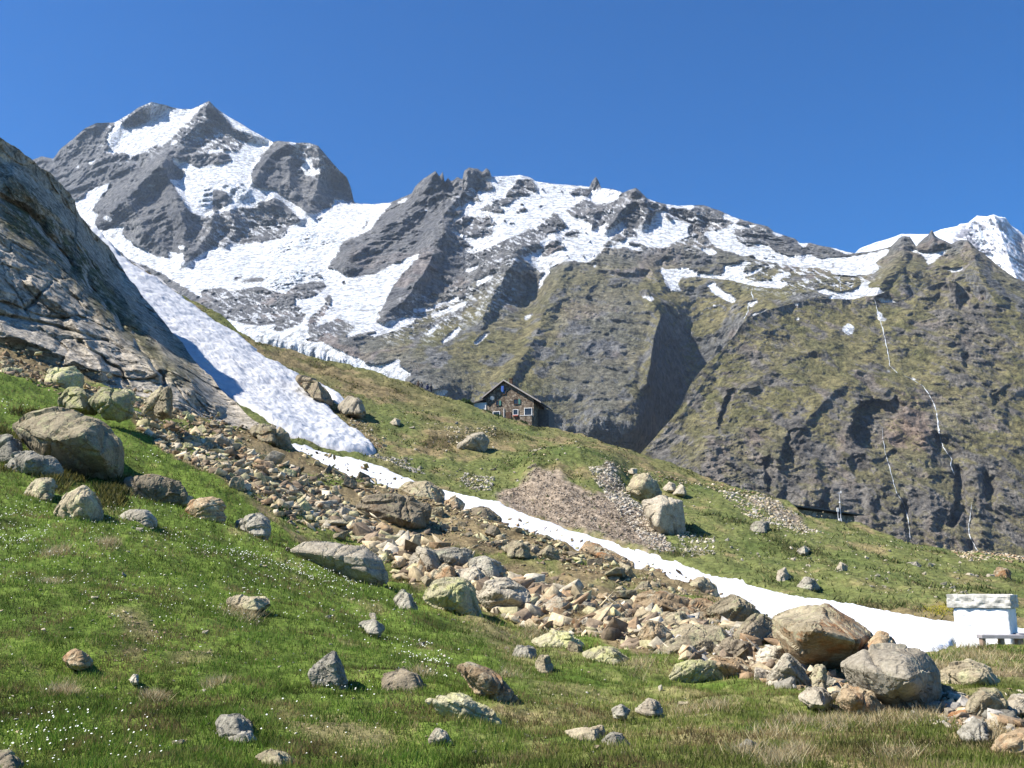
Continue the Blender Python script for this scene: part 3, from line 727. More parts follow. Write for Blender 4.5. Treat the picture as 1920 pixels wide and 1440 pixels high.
# ------------------------------------------------------------------ green mountainside on the right
SIDE_SKY = [(1130, 930), (1200, 852), (1212, 838), (1240, 806), (1262, 782), (1278, 760), (1288, 735), (1298, 716), (1310, 700), (1328, 680), (1345, 664), (1362, 646), (1380, 625), (1392, 606), (1410, 593), (1450, 578), (1500, 565), (1530, 557), (1560, 560), (1600, 561), (1650, 569), (1690, 566), (1706, 559), (1731, 540), (1760, 530), (1790, 526), (1815, 548), (1850, 572), (1890, 580), (1920, 588), (2080, 640), (2480, 760)]
sideD = solve([
    [(1130, 930, 1120), (1200, 852, 1160), (1240, 806, 1180), (1298, 716, 1220), (1345, 664, 1250), (1392, 606, 1290), (1450, 578, 1320), (1530, 557, 1360), (1600, 561, 1380), (1650, 569, 1380), (1706, 559, 1370), (1760, 530, 1380), (1850, 572, 1330), (1920, 588, 1310), (2480, 760, 1200)],
    [(1130, 1000, 1000), (1400, 1000, 980), (1600, 1050, 940), (1920, 1110, 900), (2480, 1200, 860)],
    [(1450, 640, 1260), (1600, 650, 1260), (1700, 690, 1210), (1900, 690, 1190)],
    [(1400, 760, 1140), (1560, 740, 1150), (1700, 730, 1160), (1900, 740, 1150)],
    [(1300, 860, 1080), (1500, 860, 1060), (1700, 860, 1050), (1900, 860, 1050)],
])
SIDE_PUSH = [
    (75, [(1606, 768), (1614, 755), (1640, 747), (1652, 753), (1668, 755), (1682, 744), (1690, 756), (1699, 774), (1678, 780), (1676, 797), (1664, 806), (1655, 828), (1635, 845), (1612, 838), (1594, 815), (1598, 790)], 1),
    (42, [(1362, 735), (1382, 727), (1376, 760), (1362, 795), (1345, 800), (1352, 770)], 1),
    (42, [(1480, 810), (1506, 800), (1502, 850), (1488, 872), (1464, 862), (1472, 830)], 2),
    (20, [(1588, 858), (1618, 850), (1648, 886), (1630, 900), (1600, 890)], 2),
    (45, [(1790, 868), (1808, 885), (1812, 950), (1792, 990), (1778, 985), (1794, 930)], 2),
    (42, [(1842, 885), (1872, 905), (1866, 950), (1848, 935)], 2),
    (30, [(1432, 860), (1450, 850), (1458, 900), (1440, 925)], 2),
    (25, [(1795, 560), (1815, 550), (1820, 580), (1800, 590)], 3), (28, [(1860, 740), (1905, 715), (1890, 745), (1862, 765)], 2),
    (28, [(1806, 660), (1822, 670), (1820, 690), (1808, 690)], 2), (26, [(1752, 800), (1764, 815), (1770, 850), (1758, 845)], 2),
    (12, [(1290, 900), (1330, 880), (1310, 930)], 3), (30, [(1530, 960), (1560, 900), (1565, 950), (1545, 985)], 3), (30, [(1690, 930), (1705, 950), (1712, 1000), (1700, 1000)], 2),
]
side_push = [hollow(a, p, r) for a, p, r in SIDE_PUSH]
SIDE_RIBS = [([(1392, 606), (1340, 680), (1290, 760), (1215, 850)], 14, 10), ([(1560, 640), (1450, 690), (1380, 740), (1330, 830)], 20, 18), ([(1700, 640), (1600, 700), (1520, 780), (1450, 880)], 20, 16),
             ([(1740, 545), (1690, 600), (1640, 640)], 20, 18), ([(1790, 530), (1800, 620), (1760, 680)], 18, 16), ([(1600, 740), (1590, 800), (1580, 860)], 12, 10), ([(1730, 800), (1740, 900), (1750, 1000)], 18, 14),
             ([(1830, 880), (1835, 950), (1840, 1010)], 14, 14), ([(1880, 700), (1870, 800)], 16, 10), ([(1650, 900), (1670, 980), (1690, 1020)], 12, 12), ([(1530, 860), (1530, 940)], 12, 10),
             ([(1640, 600), (1652, 650), (1662, 690), (1710, 715), (1745, 750), (1762, 820), (1795, 870), (1806, 930), (1820, 1030)], 12, -14)]
side_rock = mask([(1, [(1745, 550), (1800, 545), (1850, 580), (1900, 640), (1880, 680), (1820, 690), (1760, 660), (1730, 600)]), (1, [(1300, 830), (1450, 800), (1560, 820), (1560, 1010), (1400, 960), (1250, 890)]),
                  (0.8, [(1560, 900), (1700, 870), (1920, 870), (1920, 1060), (1560, 1010)]), (1, [(1560, 780), (1600, 740), (1700, 740), (1780, 760), (1880, 700), (1900, 760), (1800, 830), (1700, 860), (1600, 870)]),
                  (0.7, [(1380, 690), (1530, 620), (1560, 640), (1450, 700), (1400, 760)])], 14)
side_pink = mask([(1, [(1670, 790), (1720, 770), (1750, 800), (1740, 850), (1680, 850), (1655, 830)]), (0.8, [(1680, 735), (1730, 730), (1740, 790), (1700, 790)]), (0.6, [(1400, 790), (1440, 780), (1440, 840), (1400, 840)]), (0.6, [(1560, 830), (1590, 800), (1590, 860)])], 5)
side_snow = mask([(1, p) for p in [[(1580, 615), (1590, 605), (1602, 612), (1600, 624), (1590, 629), (1580, 622)], [(1643, 585), (1652, 585), (1655, 595), (1665, 598), (1660, 602), (1648, 603)], [(1655, 691), (1668, 694), (1681, 700), (1666, 698)], [(1704, 705), (1718, 710), (1716, 716)],
                                   [(1489, 598), (1503, 592), (1495, 603)], [(1484, 567), (1504, 568), (1494, 574)], [(1398, 620), (1412, 612), (1405, 621)], [(1568, 600), (1574, 595), (1573, 603)], [(1641, 684), (1652, 683), (1650, 688)], [(1532, 618), (1540, 617), (1536, 621)]]], 1)

def side_relief(U, V, x, y, z):
    big = fbm(x / 170, y / 170, z / 230, 2, 0.5, True)
    rk = 0.62 + 0.6 * side_rock(U, V)
    r = big * 14 + rk * (crags(x, y, z, 70.0, -0.25) * 30 + crags(x + 300, y, z, 24.0, 0.1) * 11)
    for line, w, a in SIDE_RIBS:
        d = seg_dist(U + 6 * pn(U / 25, V / 25, 0 * U), V, line)
        r = r + a * (0.6 + 0.8 * fbm(x / 30, y / 30, z / 30, 3)) * np.clip(1 - d / (w * (1.3 + 1.2 * pn(U / 40, V / 40, 0 * U + 3))), 0, 1)
    for hf in side_push:
        r = r - hf(U, V)
    return r

def side_colour(U, V, P, N):
    x, y, z = P[..., 0], P[..., 1], P[..., 2]
    t1 = np.clip(0.5 + 1.1 * fbm(x / 60, y / 60, z / 60, 4, 0.6), 0, 1)
    t2 = np.clip(0.5 + 1.3 * fbm(x / 9, y / 9, z / 13, 4, 0.65), 0, 1)
    rock = lerpc((0.085, 0.083, 0.088), (0.29, 0.265, 0.235), t1 * 0.45 + t2 * 0.55)
    rock = lerpc(rock, (0.30, 0.215, 0.165), np.clip(side_pink(U, V) * 0.7 + 0.25 * smooth(0.6, 0.85, t1), 0, 1))
    up = smooth(0.34, 0.56, N[..., 2] + 0.3 * fbm(x / 34, y / 34, z / 20, 4, 0.6))
    crg = smooth(-0.02, 0.16, fbm(x / 30 + 0.4 * z / 30, y / 60, z / 48 + 11, 5, 0.68) + 0.16 * side_rock(U, V) - 0.06)
    up = up * (1 - 0.95 * crg)
    gr = lerpc((0.145, 0.142, 0.060), (0.275, 0.238, 0.120), np.clip(0.5 + fbm(x / 40 + 9, y / 40, z / 40, 4, 0.6), 0, 1))
    c = lerpc(rock, gr, np.clip((1 - 0.3 * side_rock(U, V)) * (0.05 + 0.98 * up), 0, 1))
    s = smooth(0.4, 0.6, side_snow(U + 2 * pn(U / 6, V / 6, 0 * U), V))
    return lerpc(c, SNOW, s)

us_side = np.concatenate([np.arange(1130, 1960, 1.7), np.arange(1960, 2480, 12)]).astype(float)
side = build_sheet('mountainside', us_side, SIDE_SKY, [(1130, 1010), (1400, 1000), (1600, 1040), (1920, 1110), (2480, 1240)], 290, sideD, side_relief, side_colour, M_mount, [(6, 3), (30, 30), (90, 160)], jag=2.0)

def ribbon(name, Dfun, relief, pts, width, label):
    """a thread of falling water laid on the mountainside"""
    p = np.array(pts, float)
    t = np.linspace(0, len(p) - 1, len(p) * 16)
    U = np.interp(t, np.arange(len(p)), p[:, 0]); V = np.interp(t, np.arange(len(p)), p[:, 1])
    U = U + 1.3 * pn(t * 1.7, t * 0, t * 0 + 2); wd = np.interp(t, np.arange(len(p)), p[:, 2]) * width * (0.18 + 0.7 * np.abs(pn(t * 1.1, t * 0 + 5, t * 0)) + 0.5 * np.abs(pn(t * 4.0, t * 0 + 5, t * 0)))
    rows = []
    for k in (-0.5, 0.0, 0.5):
        uu = U + k * wd
        D = Dfun(uu, V); x, y, z = world_pt(uu, V, D)
        D2 = D - relief(uu, V, x, y, z) - (2.2 if k == 0 else 1.0) + 2.5 * np.clip(pn(t * 0.9 + p[0, 0], t * 0, t * 0 + 7) - 0.2, 0, 1) * 4
        rows.append(np.stack(world_pt(uu, V, D2), 1))
    P = np.array(rows)
    o = mesh_np(name, P.reshape(-1, 3), grid_faces(3, len(t)), M_water, True)
    tag(o, kind='structure')
    return o

M_water = plain_mat('white_water', (0.50, 0.54, 0.58), 0.4, 0.5, 0.15, 0.2)
ribbon('waterfall', sideD, side_relief, [(1640, 562, 2), (1645, 580, 3), (1650, 600, 3), (1655, 615, 3), (1660, 640, 3.5), (1666, 665, 3.5), (1668, 685, 3), (1683, 700, 3), (1705, 708, 4), (1718, 716, 4), (1732, 725, 3), (1742, 740, 3.5), (1752, 758, 4), (1757, 780, 5), (1760, 805, 5), (1765, 830, 4), (1773, 845, 4), (1785, 862, 4), (1782, 872, 4), (1790, 890, 3)], 1.0, '')
ribbon('waterfall', sideD, side_relief, [(1654, 800, 1.5), (1656, 825, 2), (1660, 850, 2.5), (1668, 875, 3), (1675, 905, 3), (1682, 925, 2.5), (1695, 945, 3), (1703, 975, 3), (1707, 1010, 4)], 1.0, '')
ribbon('waterfall', sideD, side_relief, [(1822, 945, 2), (1820, 965, 4), (1816, 985, 4), (1818, 1005, 4), (1828, 1025, 4), (1835, 1036, 4)], 1.0, '')
ribbon('waterfall', chainD, chain_relief, [(1575, 518, 4), (1573, 525, 3), (1576, 535, 3), (1577, 545, 3)], 1.0, '')
ribbon('waterfall', chainD, chain_relief, [(1411, 538, 2), (1409, 550, 4), (1413, 562, 3), (1403, 572, 3), (1402, 585, 3), (1395, 598, 3)], 1.0, '')

# ------------------------------------------------------------------ middle slope with the hut
MID_SKY = [(-520, 120), (-100, 300), (100, 405), (225, 482), (240, 489), (262, 502), (290, 520), (320, 542), (350, 556), (380, 572), (410, 590), (430, 602), (455, 625), (480, 640), (520, 655), (560, 664), (600, 674), (650, 686), (700, 698), (730, 708), (770, 718), (800, 729), (840, 743), (870, 757), (900, 769), (930, 779), (950, 785), (975, 791), (1000, 799), (1020, 801), (1040, 804), (1075, 810), (1120, 822), (1160, 838), (1200, 850), (1260, 870), (1320, 890), (1400, 914), (1450, 937), (1480, 948), (1500, 958), (1522, 966), (1560, 973), (1610, 982), (1660, 995), (1720, 1012), (1780, 1028), (1840, 1042), (1880, 1050), (1960, 1064), (2480, 1150)]
MID_BOT = [(-520, 700), (0, 760), (300, 830), (420, 850), (520, 880), (600, 910), (750, 960), (900, 1010), (1100, 1085), (1300, 1150), (1500, 1225), (1600, 1260), (1700, 1285), (1960, 1290), (2480, 1300)]
midD = solve([
    [(a, b - 14, c) for a, b, c in [(-520, 120, 205), (-100, 300, 200), (240, 489, 190), (430, 602, 175), (560, 664, 170), (780, 722, 165), (870, 750, 160), (1010, 800, 152), (1200, 850, 140), (1400, 914, 125), (1600, 980, 112), (1850, 1045, 98), (1960, 1064, 94), (2480, 1150, 80)]],
    [(-520, 700, 90), (0, 740, 86), (300, 790, 87), (500, 815, 89), (560, 833, 94), (700, 870, 94), (790, 905, 90), (940, 945, 84), (1100, 1005, 76), (1280, 1060, 66), (1430, 1100, 58), (1600, 1130, 51), (1800, 1165, 45), (1960, 1180, 43), (2480, 1190, 42)],
    [(420, 850, 80), (600, 902, 70), (750, 950, 63), (900, 1005, 55), (1110, 1075, 48), (1300, 1130, 43), (1500, 1205, 34), (1650, 1222, 29), (1780, 1228, 26.5), (1960, 1230, 26.5), (2480, 1240, 26)],
    [(1000, 880, 98), (1080, 870, 99), (1180, 890, 100)], [(960, 940, 84), (1040, 950, 80), (1160, 1000, 74)]])

def mid_z(U, V, x, y, z):
    r = 1.1 * fbm(x / 17, y / 17, 0 * x + 1, 3, 0.5) + 0.55 * fbm(x / 2.6, y / 4.0, 0 * x + 2, 4, 0.6)
    calm = smooth(0.2, 0.8, strip_m(U, V)) * 0.9
    hb = hut_zone(U, V)
    return r * (1 - calm) * (1 - hb) + 1.3 * np.clip(1 - seg_dist(U, V, [(1000, 880), (1080, 866), (1140, 884)]) / 40, 0, 1) - 0.4 * calm

STRIP = [(340, 760), (400, 785), (500, 812), (545, 830), (620, 848), (700, 868), (745, 885), (790, 905), (850, 920), (940, 943), (1010, 972), (1100, 1003), (1180, 1030), (1280, 1060), (1350, 1080), (1430, 1100), (1510, 1116), (1600, 1130), (1700, 1150), (1800, 1166), (1960, 1182), (2300, 1186), (2300, 1196), (1960, 1194), (1905, 1194), (1800, 1198), (1780, 1214), (1740, 1224), (1700, 1224), (1640, 1222), (1560, 1235), (1500, 1220), (1300, 1145), (1100, 1080), (900, 1008), (750, 955), (600, 905), (420, 850), (340, 800)]
strip_m = mask([(1, STRIP)], 2)
GULLY = [(180, 420), (228, 484), (262, 505), (300, 530), (350, 562), (400, 598), (440, 624), (480, 655), (520, 683), (555, 704), (585, 722), (600, 732), (596, 738), (580, 722), (570, 722), (590, 742), (615, 760), (640, 785), (672, 812), (700, 836), (710, 850), (695, 852), (660, 850), (600, 838), (560, 826), (540, 818), (500, 790), (420, 740), (330, 670), (240, 560), (150, 440)]
gully_m = mask([(1, GULLY), (1, [(575, 706), (600, 720), (642, 744), (660, 764), (628, 757), (612, 738), (590, 722)])], 2)
hut_zone = mask([(1, [(885, 745), (1040, 780), (1040, 800), (900, 775)])], 6)
gravel = mask([(1, [(925, 935), (945, 915), (985, 900), (1010, 890), (1050, 900), (1110, 930), (1180, 955), (1230, 990), (1270, 1040), (1240, 1045), (1100, 1002), (1000, 965), (935, 943)]), (0.8, [(1110, 890), (1150, 885), (1190, 940), (1230, 990), (1180, 960), (1130, 930)]),
               (0.7, [(1100, 880), (1180, 878), (1230, 890), (1190, 892)]), (0.8, [(1370, 925), (1440, 935), (1540, 985), (1560, 1000), (1480, 985), (1400, 945)]), (0.5, [(1280, 1010), (1340, 1030), (1300, 1050), (1270, 1040)]),
               (0.6, [(1810, 1030), (1860, 1038), (1900, 1052), (1830, 1048)])], 4)
midbrown = mask([(1, [(620, 750), (680, 775), (720, 850), (700, 850), (640, 790)]), (0.7, [(430, 602), (560, 664), (780, 722), (900, 775), (800, 765), (600, 720), (480, 650)]), (0.7, [(780, 800), (900, 790), (1000, 830), (900, 850), (800, 840)]),
                (0.6, [(240, 489), (430, 602), (400, 600), (300, 530)]), (0.8, [(700, 855), (760, 865), (740, 885), (700, 868)]), (0.5, [(1000, 790), (1200, 850), (1400, 915), (1200, 880), (1050, 840)])], 6)

def surf_mid(U, V):
    D = midD(U, V); x, y, z = world_pt(U, V, D)
    return x, y, z + mid_z(U, V, x, y, z)

def mid_colour(U, V, P, N):
    x, y, z = P[..., 0], P[..., 1], P[..., 2]
    n1 = fbm(x / 14, y / 14, 0 * x, 4, 0.6); n2 = fbm(x / 2.6, y / 3.5, 0 * x + 6, 4, 0.65)
    g = lerpc((0.075, 0.105, 0.030), (0.19, 0.19, 0.070), np.clip(0.5 + 0.9 * n1 + 0.5 * n2, 0, 1))
    br = lerpc((0.11, 0.085, 0.045), (0.27, 0.215, 0.11), np.clip(0.5 + 1.2 * n2, 0, 1))
    b = np.clip(midbrown(U, V) * 1.0 + 0.9 * smooth(0.06, 0.30, n1 + 0.5 * n2 + 0.1 * smooth(900, 500, V)), 0, 1)
    c = lerpc(g, br, b)
    gv = smooth(0.3, 0.8, gravel(U + 16 * fbm(U / 30, V / 16, 0 * U, 4, 0.65), V + 12 * fbm(U / 30, V / 16, 0 * U + 8, 4, 0.65)) + 0.5 * n2)
    gc = lerpc((0.16, 0.125, 0.09), (0.36, 0.295, 0.225), np.clip(0.5 + 1.5 * fbm(x / 0.5, y / 1.6, 0 * x, 4, 0.75), 0, 1))
    c = lerpc(c, gc, gv)
    dk = smooth(0.15, 0.4, fbm(x / 4.5 + 5, y / 7.5, 0 * x, 4, 0.6)) * (1 - gv)
    c = c * (1 - 0.62 * dk[..., None])
    return c

us_mid = np.concatenate([np.arange(-520, -20, 15), np.arange(-20, 1960, 2.2), np.arange(1960, 2480, 15)]).astype(float)
mid = build_sheet('hillside', us_mid, MID_SKY, MID_BOT, 260, midD, mid_z, mid_colour, M_mid, [(4, 1.2), (30, 18), (120, 140), (400, 200)], jag=2.2, z_relief=True)

def snow_patch(name, m, us, v0, v1, rows, lift, grow, push=0.0):
    """a bank of old snow lying on the slope; sinks into the ground along its edge"""
    U, V = np.meshgrid(us, np.linspace(0, 1, rows)); top = np.interp(us, [p[0] for p in v0], [p[1] for p in v0]); bot = np.interp(us, [p[0] for p in v1], [p[1] for p in v1])
    V = top[None, :] + V * (bot - top)[None, :]
    x, y, z = surf_mid(U, V)
    k = m(U + 5 * fbm(x / 3.0, y / 3.0, 0 * U, 4, 0.7), V + 3.2 * fbm(x / 3.0, y / 3.0, 0 * U + 3, 4, 0.7))
    zz = z + lift * smooth(grow - 0.1, 1.0, k) - 0.7 * (1 - smooth(0.05, grow + 0.05, k))
    zz = zz + (0.10 * fbm(x / 2.6, y / 2.6, 0 * x, 3, 0.6, True) + 0.04 * fbm(x / 0.7, y / 0.7, 0 * x + 4, 3, 0.6)) * smooth(grow, 0.9, k)
    zz = zz + ((0.09 + 0.02 * push) * fbm(x / 0.9, y / 0.9, 0 * x + 14, 3, 0.6, True)) * smooth(grow, 0.9, k)
    P = np.stack([x, y, zz], 2)
    keep = k > 0.02
    fc = grid_faces(*k.shape)
    kk = keep.ravel()
    fc = fc[kk[fc].any(1)]
    used = np.unique(fc); remap = -np.ones(k.size, int); remap[used] = np.arange(len(used))
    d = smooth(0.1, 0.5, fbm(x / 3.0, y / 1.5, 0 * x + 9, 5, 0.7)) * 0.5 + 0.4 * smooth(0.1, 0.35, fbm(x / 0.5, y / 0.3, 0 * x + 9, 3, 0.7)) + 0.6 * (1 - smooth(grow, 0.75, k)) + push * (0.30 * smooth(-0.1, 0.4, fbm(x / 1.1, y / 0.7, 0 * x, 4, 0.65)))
    cc = lerpc(np.broadcast_to(np.array((0.80, 0.82, 0.86)) * (1 - 0.30 * push), P.shape), (0.36, 0.33, 0.31), np.clip(d * 0.75, 0, 1))  # push darkens the gully snow: dimness of grazing sun put into its colour
    o = mesh_np(name, P.reshape(-1, 3)[used], remap[fc], M_snow, True, {'Col': cc.reshape(-1, 3)[used]})
    tag(o, kind='structure')
    return o

us_s = np.arange(320, 2300, 3.0)
snow_patch('snowfield', strip_m, us_s, [(320, 740), (545, 818), (940, 930), (1430, 1088), (1960, 1168), (2300, 1185)], [(320, 830), (420, 865), (600, 915), (900, 1015), (1300, 1150), (1560, 1250), (1650, 1240), (1960, 1232), (2300, 1240)], 90, 0.35, 0.45)
us_g = np.arange(140, 730, 2.0)
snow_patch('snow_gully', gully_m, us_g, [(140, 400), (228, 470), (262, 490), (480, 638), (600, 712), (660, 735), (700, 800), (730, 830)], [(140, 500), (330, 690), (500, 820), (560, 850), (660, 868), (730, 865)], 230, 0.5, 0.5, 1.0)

# ------------------------------------------------------------------ near slope: meadow and rubble ridge
NEAR_SKY = [(-520, 505), (-100, 618), (0, 650), (60, 672), (120, 692), (200, 722), (260, 745), (330, 767), (380, 786), (430, 798), (500, 810), (545, 835), (600, 864), (660, 890), (700, 906), (750, 918), (800, 937), (870, 957), (930, 977), (1000, 1002), (1060, 1018), (1110, 1042), (1180, 1063), (1240, 1078), (1300, 1095), (1350, 1120), (1420, 1150), (1480, 1178), (1560, 1208), (1650, 1223), (1700, 1227), (1780, 1224), (1800, 1214), (1860, 1209), (1960, 1209), (2480, 1215)]
nearD = solve([
    [(a, b - 16, c) for a, b, c in [(-520, 505, 82), (-100, 618, 76), (0, 650, 75), (300, 757, 72), (545, 835, 70), (700, 906, 62), (900, 966, 54), (1110, 1042, 48), (1300, 1095, 43), (1480, 1178, 35), (1560, 1208, 31), (1650, 1223, 28), (1780, 1224, 26.5), (1820, 1211, 29), (1960, 1209, 29), (2480, 1215, 28)]],
    [(-520, 820, 36), (0, 870, 35), (200, 905, 36), (400, 955, 36), (560, 1010, 37), (700, 1080, 35), (850, 1130, 31), (1000, 1200, 26), (1200, 1245, 22), (1400, 1268, 19), (1600, 1292, 16.5), (1750, 1330, 13.5), (1920, 1395, 10.8), (2480, 1480, 8.8)],
    [(-520, 1440, 10.6), (0, 1440, 10.2), (400, 1440, 9.9), (960, 1440, 9.6), (1960, 1440, 9.5), (2480, 1440, 9.5)],
    [(-520, 1800, 4.95), (2480, 1800, 4.85)], [(-520, 2300, 2.95), (2480, 2300, 2.9)], [(-520, 2680, 2.25), (2480, 2680, 2.25)]])
near_calm = mask([(1, [(1400, 1350), (2480, 1400), (2480, 2700), (-520, 2700), (-520, 1600), (1200, 1500)]), (1, [(1640, 1215), (2400, 1200), (2400, 1260), (1660, 1250)])], 12)

def near_z(U, V, x, y, z):
    far_k = smooth(8, 40, y)
    edge = smooth(0, 1, (V - np.interp(U, [p[0] for p in NEAR_SKY], [p[1] for p in NEAR_SKY])) / 25.0)
    r = (0.15 + 0.5 * far_k) * fbm(x / 5.5, y / 5.5, 0 * x + 1, 3, 0.5) * (0.4 + 0.6 * edge) + (0.10 + 0.10 * far_k) * fbm(x / 0.9, y / 0.9, 0 * x + 2, 3, 0.55) + 0.16 * fbm(x / 2.0 + 4, y / 1.7, 0 * x + 2, 2, 0.5) + 0.025 * fbm(x / 0.22, y / 0.22, 0 * x + 5, 3, 0.6)
    return r * (1 - 0.75 * near_calm(U, V))

def surf_near(U, V):
    D = nearD(U, V); x, y, z = world_pt(U, V, D)
    return x, y, z + near_z(U, V, x, y, z)

DEBRIS = [(-100, 600), (0, 640), (300, 735), (540, 825), (900, 950), (1300, 1080), (1480, 1165), (1700, 1215), (1560, 1290), (1400, 1262), (1200, 1235), (1080, 1195), (960, 1160), (900, 1145), (800, 1110), (740, 1085), (650, 1040), (560, 1005), (430, 925), (350, 880), (290, 830), (230, 780), (150, 755), (80, 720), (0, 695), (-100, 675)]
debris = mask([(1, DEBRIS), (0.8, [(1560, 1290), (1700, 1215), (1760, 1240), (1960, 1260), (1960, 1420), (1840, 1400), (1750, 1345), (1650, 1330), (1500, 1320)])], 5)
dry = mask([(1, [(1480, 1330), (1600, 1340), (1800, 1350), (1960, 1380), (2480, 1500), (2480, 1900), (1500, 1900), (1350, 1500), (1380, 1420)]), (0.9, [(1640, 1222), (1960, 1208), (2480, 1210), (2480, 1300), (1700, 1250)]), (0.5, [(900, 1180), (1060, 1230), (1250, 1270), (1500, 1310), (1450, 1420), (900, 1440), (850, 1340), (1000, 1300)]),
            (0.75, [(1220, 1340), (1500, 1360), (1480, 1440), (1280, 1440)]), (0.8, [(860, 1150), (1000, 1200), (960, 1230), (860, 1180)]), (0.8, [(1250, 1250), (1500, 1290), (1480, 1330), (1260, 1300)])], 10)
brownp = mask([(1, [(190, 1135), (290, 1150), (300, 1200), (230, 1185)]), (1, [(200, 1195), (280, 1210), (260, 1240), (205, 1215)]), (1, [(300, 1215), (400, 1200), (420, 1240), (320, 1240)]), (0.9, [(500, 1310), (600, 1330), (760, 1370), (740, 1400), (600, 1400), (510, 1350)]), (0.7, [(0, 1300), (40, 1300), (40, 1330), (0, 1330)]),
               (0.8, [(380, 1280), (450, 1275), (430, 1300)]), (0.7, [(640, 1420), (720, 1370), (700, 1440)]), (0.7, [(860, 1130), (980, 1190), (1040, 1240), (960, 1240), (880, 1200)]), (0.9, [(850, 1010), (960, 1040), (1180, 1085), (1260, 1130), (1180, 1150), (1060, 1110), (940, 1075), (860, 1040)]),
               (0.6, [(740, 1040), (840, 1040), (800, 1080)]), (0.8, [(-50, 620), (120, 690), (250, 750), (200, 770), (60, 700), (-50, 690)])], 6)

def near_colour(U, V, P, N):
    x, y, z = P[..., 0], P[..., 1], P[..., 2]
    n1 = fbm(x / 2.4, y / 2.4, 0 * x, 4, 0.6); n2 = fbm(x / 0.45, y / 0.45, 0 * x + 6, 4, 0.65); n3 = fbm(x / 6.0, y / 6.0, 0 * x + 16, 3, 0.5)
    g = lerpc((0.060, 0.100, 0.016), (0.16, 0.22, 0.040), np.clip(0.5 + 0.7 * n1 + 0.7 * n2, 0, 1))
    dr = lerpc((0.16, 0.12, 0.06), (0.36, 0.29, 0.15), np.clip(0.5 + 1.2 * n2, 0, 1))
    so = lerpc((0.085, 0.065, 0.036), (0.28, 0.22, 0.12), np.clip(0.5 + 0.8 * n1 + 0.8 * n2, 0, 1))
    d = dry(U, V)
    g = lerpc(g, g * np.array((0.45, 0.42, 0.5)), smooth(0.1, 0.4, fbm(x / 1.3 + 7, y / 1.3, 0 * x, 4, 0.65)))
    c = lerpc(g, dr, np.clip(d * smooth(-0.25, 0.35, n1 + 0.6 * n2 + 0.15) + 0.55 * smooth(0.28, 0.5, n1 + 0.3 * n2), 0, 1))
    b = smooth(0.35, 0.65, debris(U + 8 * pn(x, y, 0 * x), V) + 0.3 * n1)
    b = b * (1 - 0.75 * smooth(0.05, 0.3, n3 + 0.3 * n1))
    b = np.maximum(b, 0.75 * smooth(0.3, 0.9, brownp(U + 14 * pn(x * 1.3, y * 1.3, 0 * x), V + 8 * pn(x * 1.3, y * 1.3, 0 * x + 2)) + 0.25 * n2))
    return lerpc(c, so, np.clip(b, 0, 1))

us_near = np.concatenate([np.arange(-520, -30, 20), np.arange(-30, 1950, 3.0), np.arange(1950, 2490, 20)]).astype(float)
near = build_sheet('meadow', us_near, NEAR_SKY, [(-520, 1470), (2480, 1470)], 300, nearD, near_z, near_colour, M_near, [(1.0, 0.5), (4, 4), (8, 9)], z_relief=True, jag=1.5)
near_b = build_sheet('meadow', np.arange(-520, 2490, 20.0), [(-520, 1469), (2480, 1469)], [(-520, 2680), (2480, 2680)], 90, nearD, near_z, near_colour, M_near, [], z_relief=True)
# level ground behind and under the viewpoint, reaching out to the valley floor
g = 40
gx, gy = np.meshgrid(np.linspace(-900, 900, g), np.linspace(-900, 2.6, g))
gz = np.where(np.abs(gx) + np.abs(gy) > 40, -0.5 - (np.hypot(gx, gy) * 0.02), -0.18)
mesh_np('ground', np.stack([gx, gy, gz], 2).reshape(-1, 3), grid_faces(g, g), M_near, True, {'Col': np.full((g * g, 3), (0.08, 0.10, 0.03))})
tag(bpy.data.objects['ground'], kind='structure')

# ------------------------------------------------------------------ rock wall on the left
CLIFF_SKY = [(-520, 60), (-200, 170), (-60, 228), (0, 258), (10, 266), (28, 274), (45, 288), (62, 300), (78, 316), (92, 322), (110, 340), (128, 360), (141, 376), (143, 392), (150, 405), (163, 418), (172, 432), (185, 445), (203, 462), (214, 478), (228, 500), (240, 520), (252, 532), (268, 556), (285, 575), (305, 600), (325, 625), (342, 641), (352, 660), (375, 688), (395, 705), (415, 732), (440, 752), (460, 775), (480, 790), (500, 803), (520, 825), (540, 850)]
CLIFF_BOT = [(-520, 690), (-100, 700), (0, 720), (200, 790), (300, 830), (540, 900)]
cliffD = solve([
    [(-520, 60, 80), (-60, 228, 92), (0, 258, 98), (92, 322, 108), (141, 376, 114), (185, 445, 124), (228, 500, 130), (285, 575, 122), (342, 641, 112), (415, 732, 98), (500, 803, 84), (540, 850, 80)],
    [(-520, 690, 62), (-100, 700, 68), (0, 700, 71), (120, 730, 74), (250, 780, 75), (400, 820, 76), (540, 900, 77)],
    [(-100, 480, 74), (0, 520, 78), (120, 560, 84), (250, 660, 84), (360, 740, 80)]])
CLIFF_RIBS = [([(20, 330), (130, 430), (230, 560), (330, 690), (400, 760)], 26, 3.0), ([(0, 440), (110, 500), (200, 600), (290, 700)], 20, 1.6), ([(0, 620), (80, 650), (190, 700)], 22, 2.0), ([(60, 530), (130, 590), (190, 690)], 16, 1.4),
              ([(0, 370), (60, 400), (140, 500)], 10, -2.2), ([(160, 520), (240, 620), (310, 720)], 7, -1.4), ([(50, 580), (95, 530)], 5, -1.0), ([(150, 640), (230, 700), (240, 720)], 5, -1.0), ([(0, 590), (100, 610), (200, 640)], 5, -0.8)]
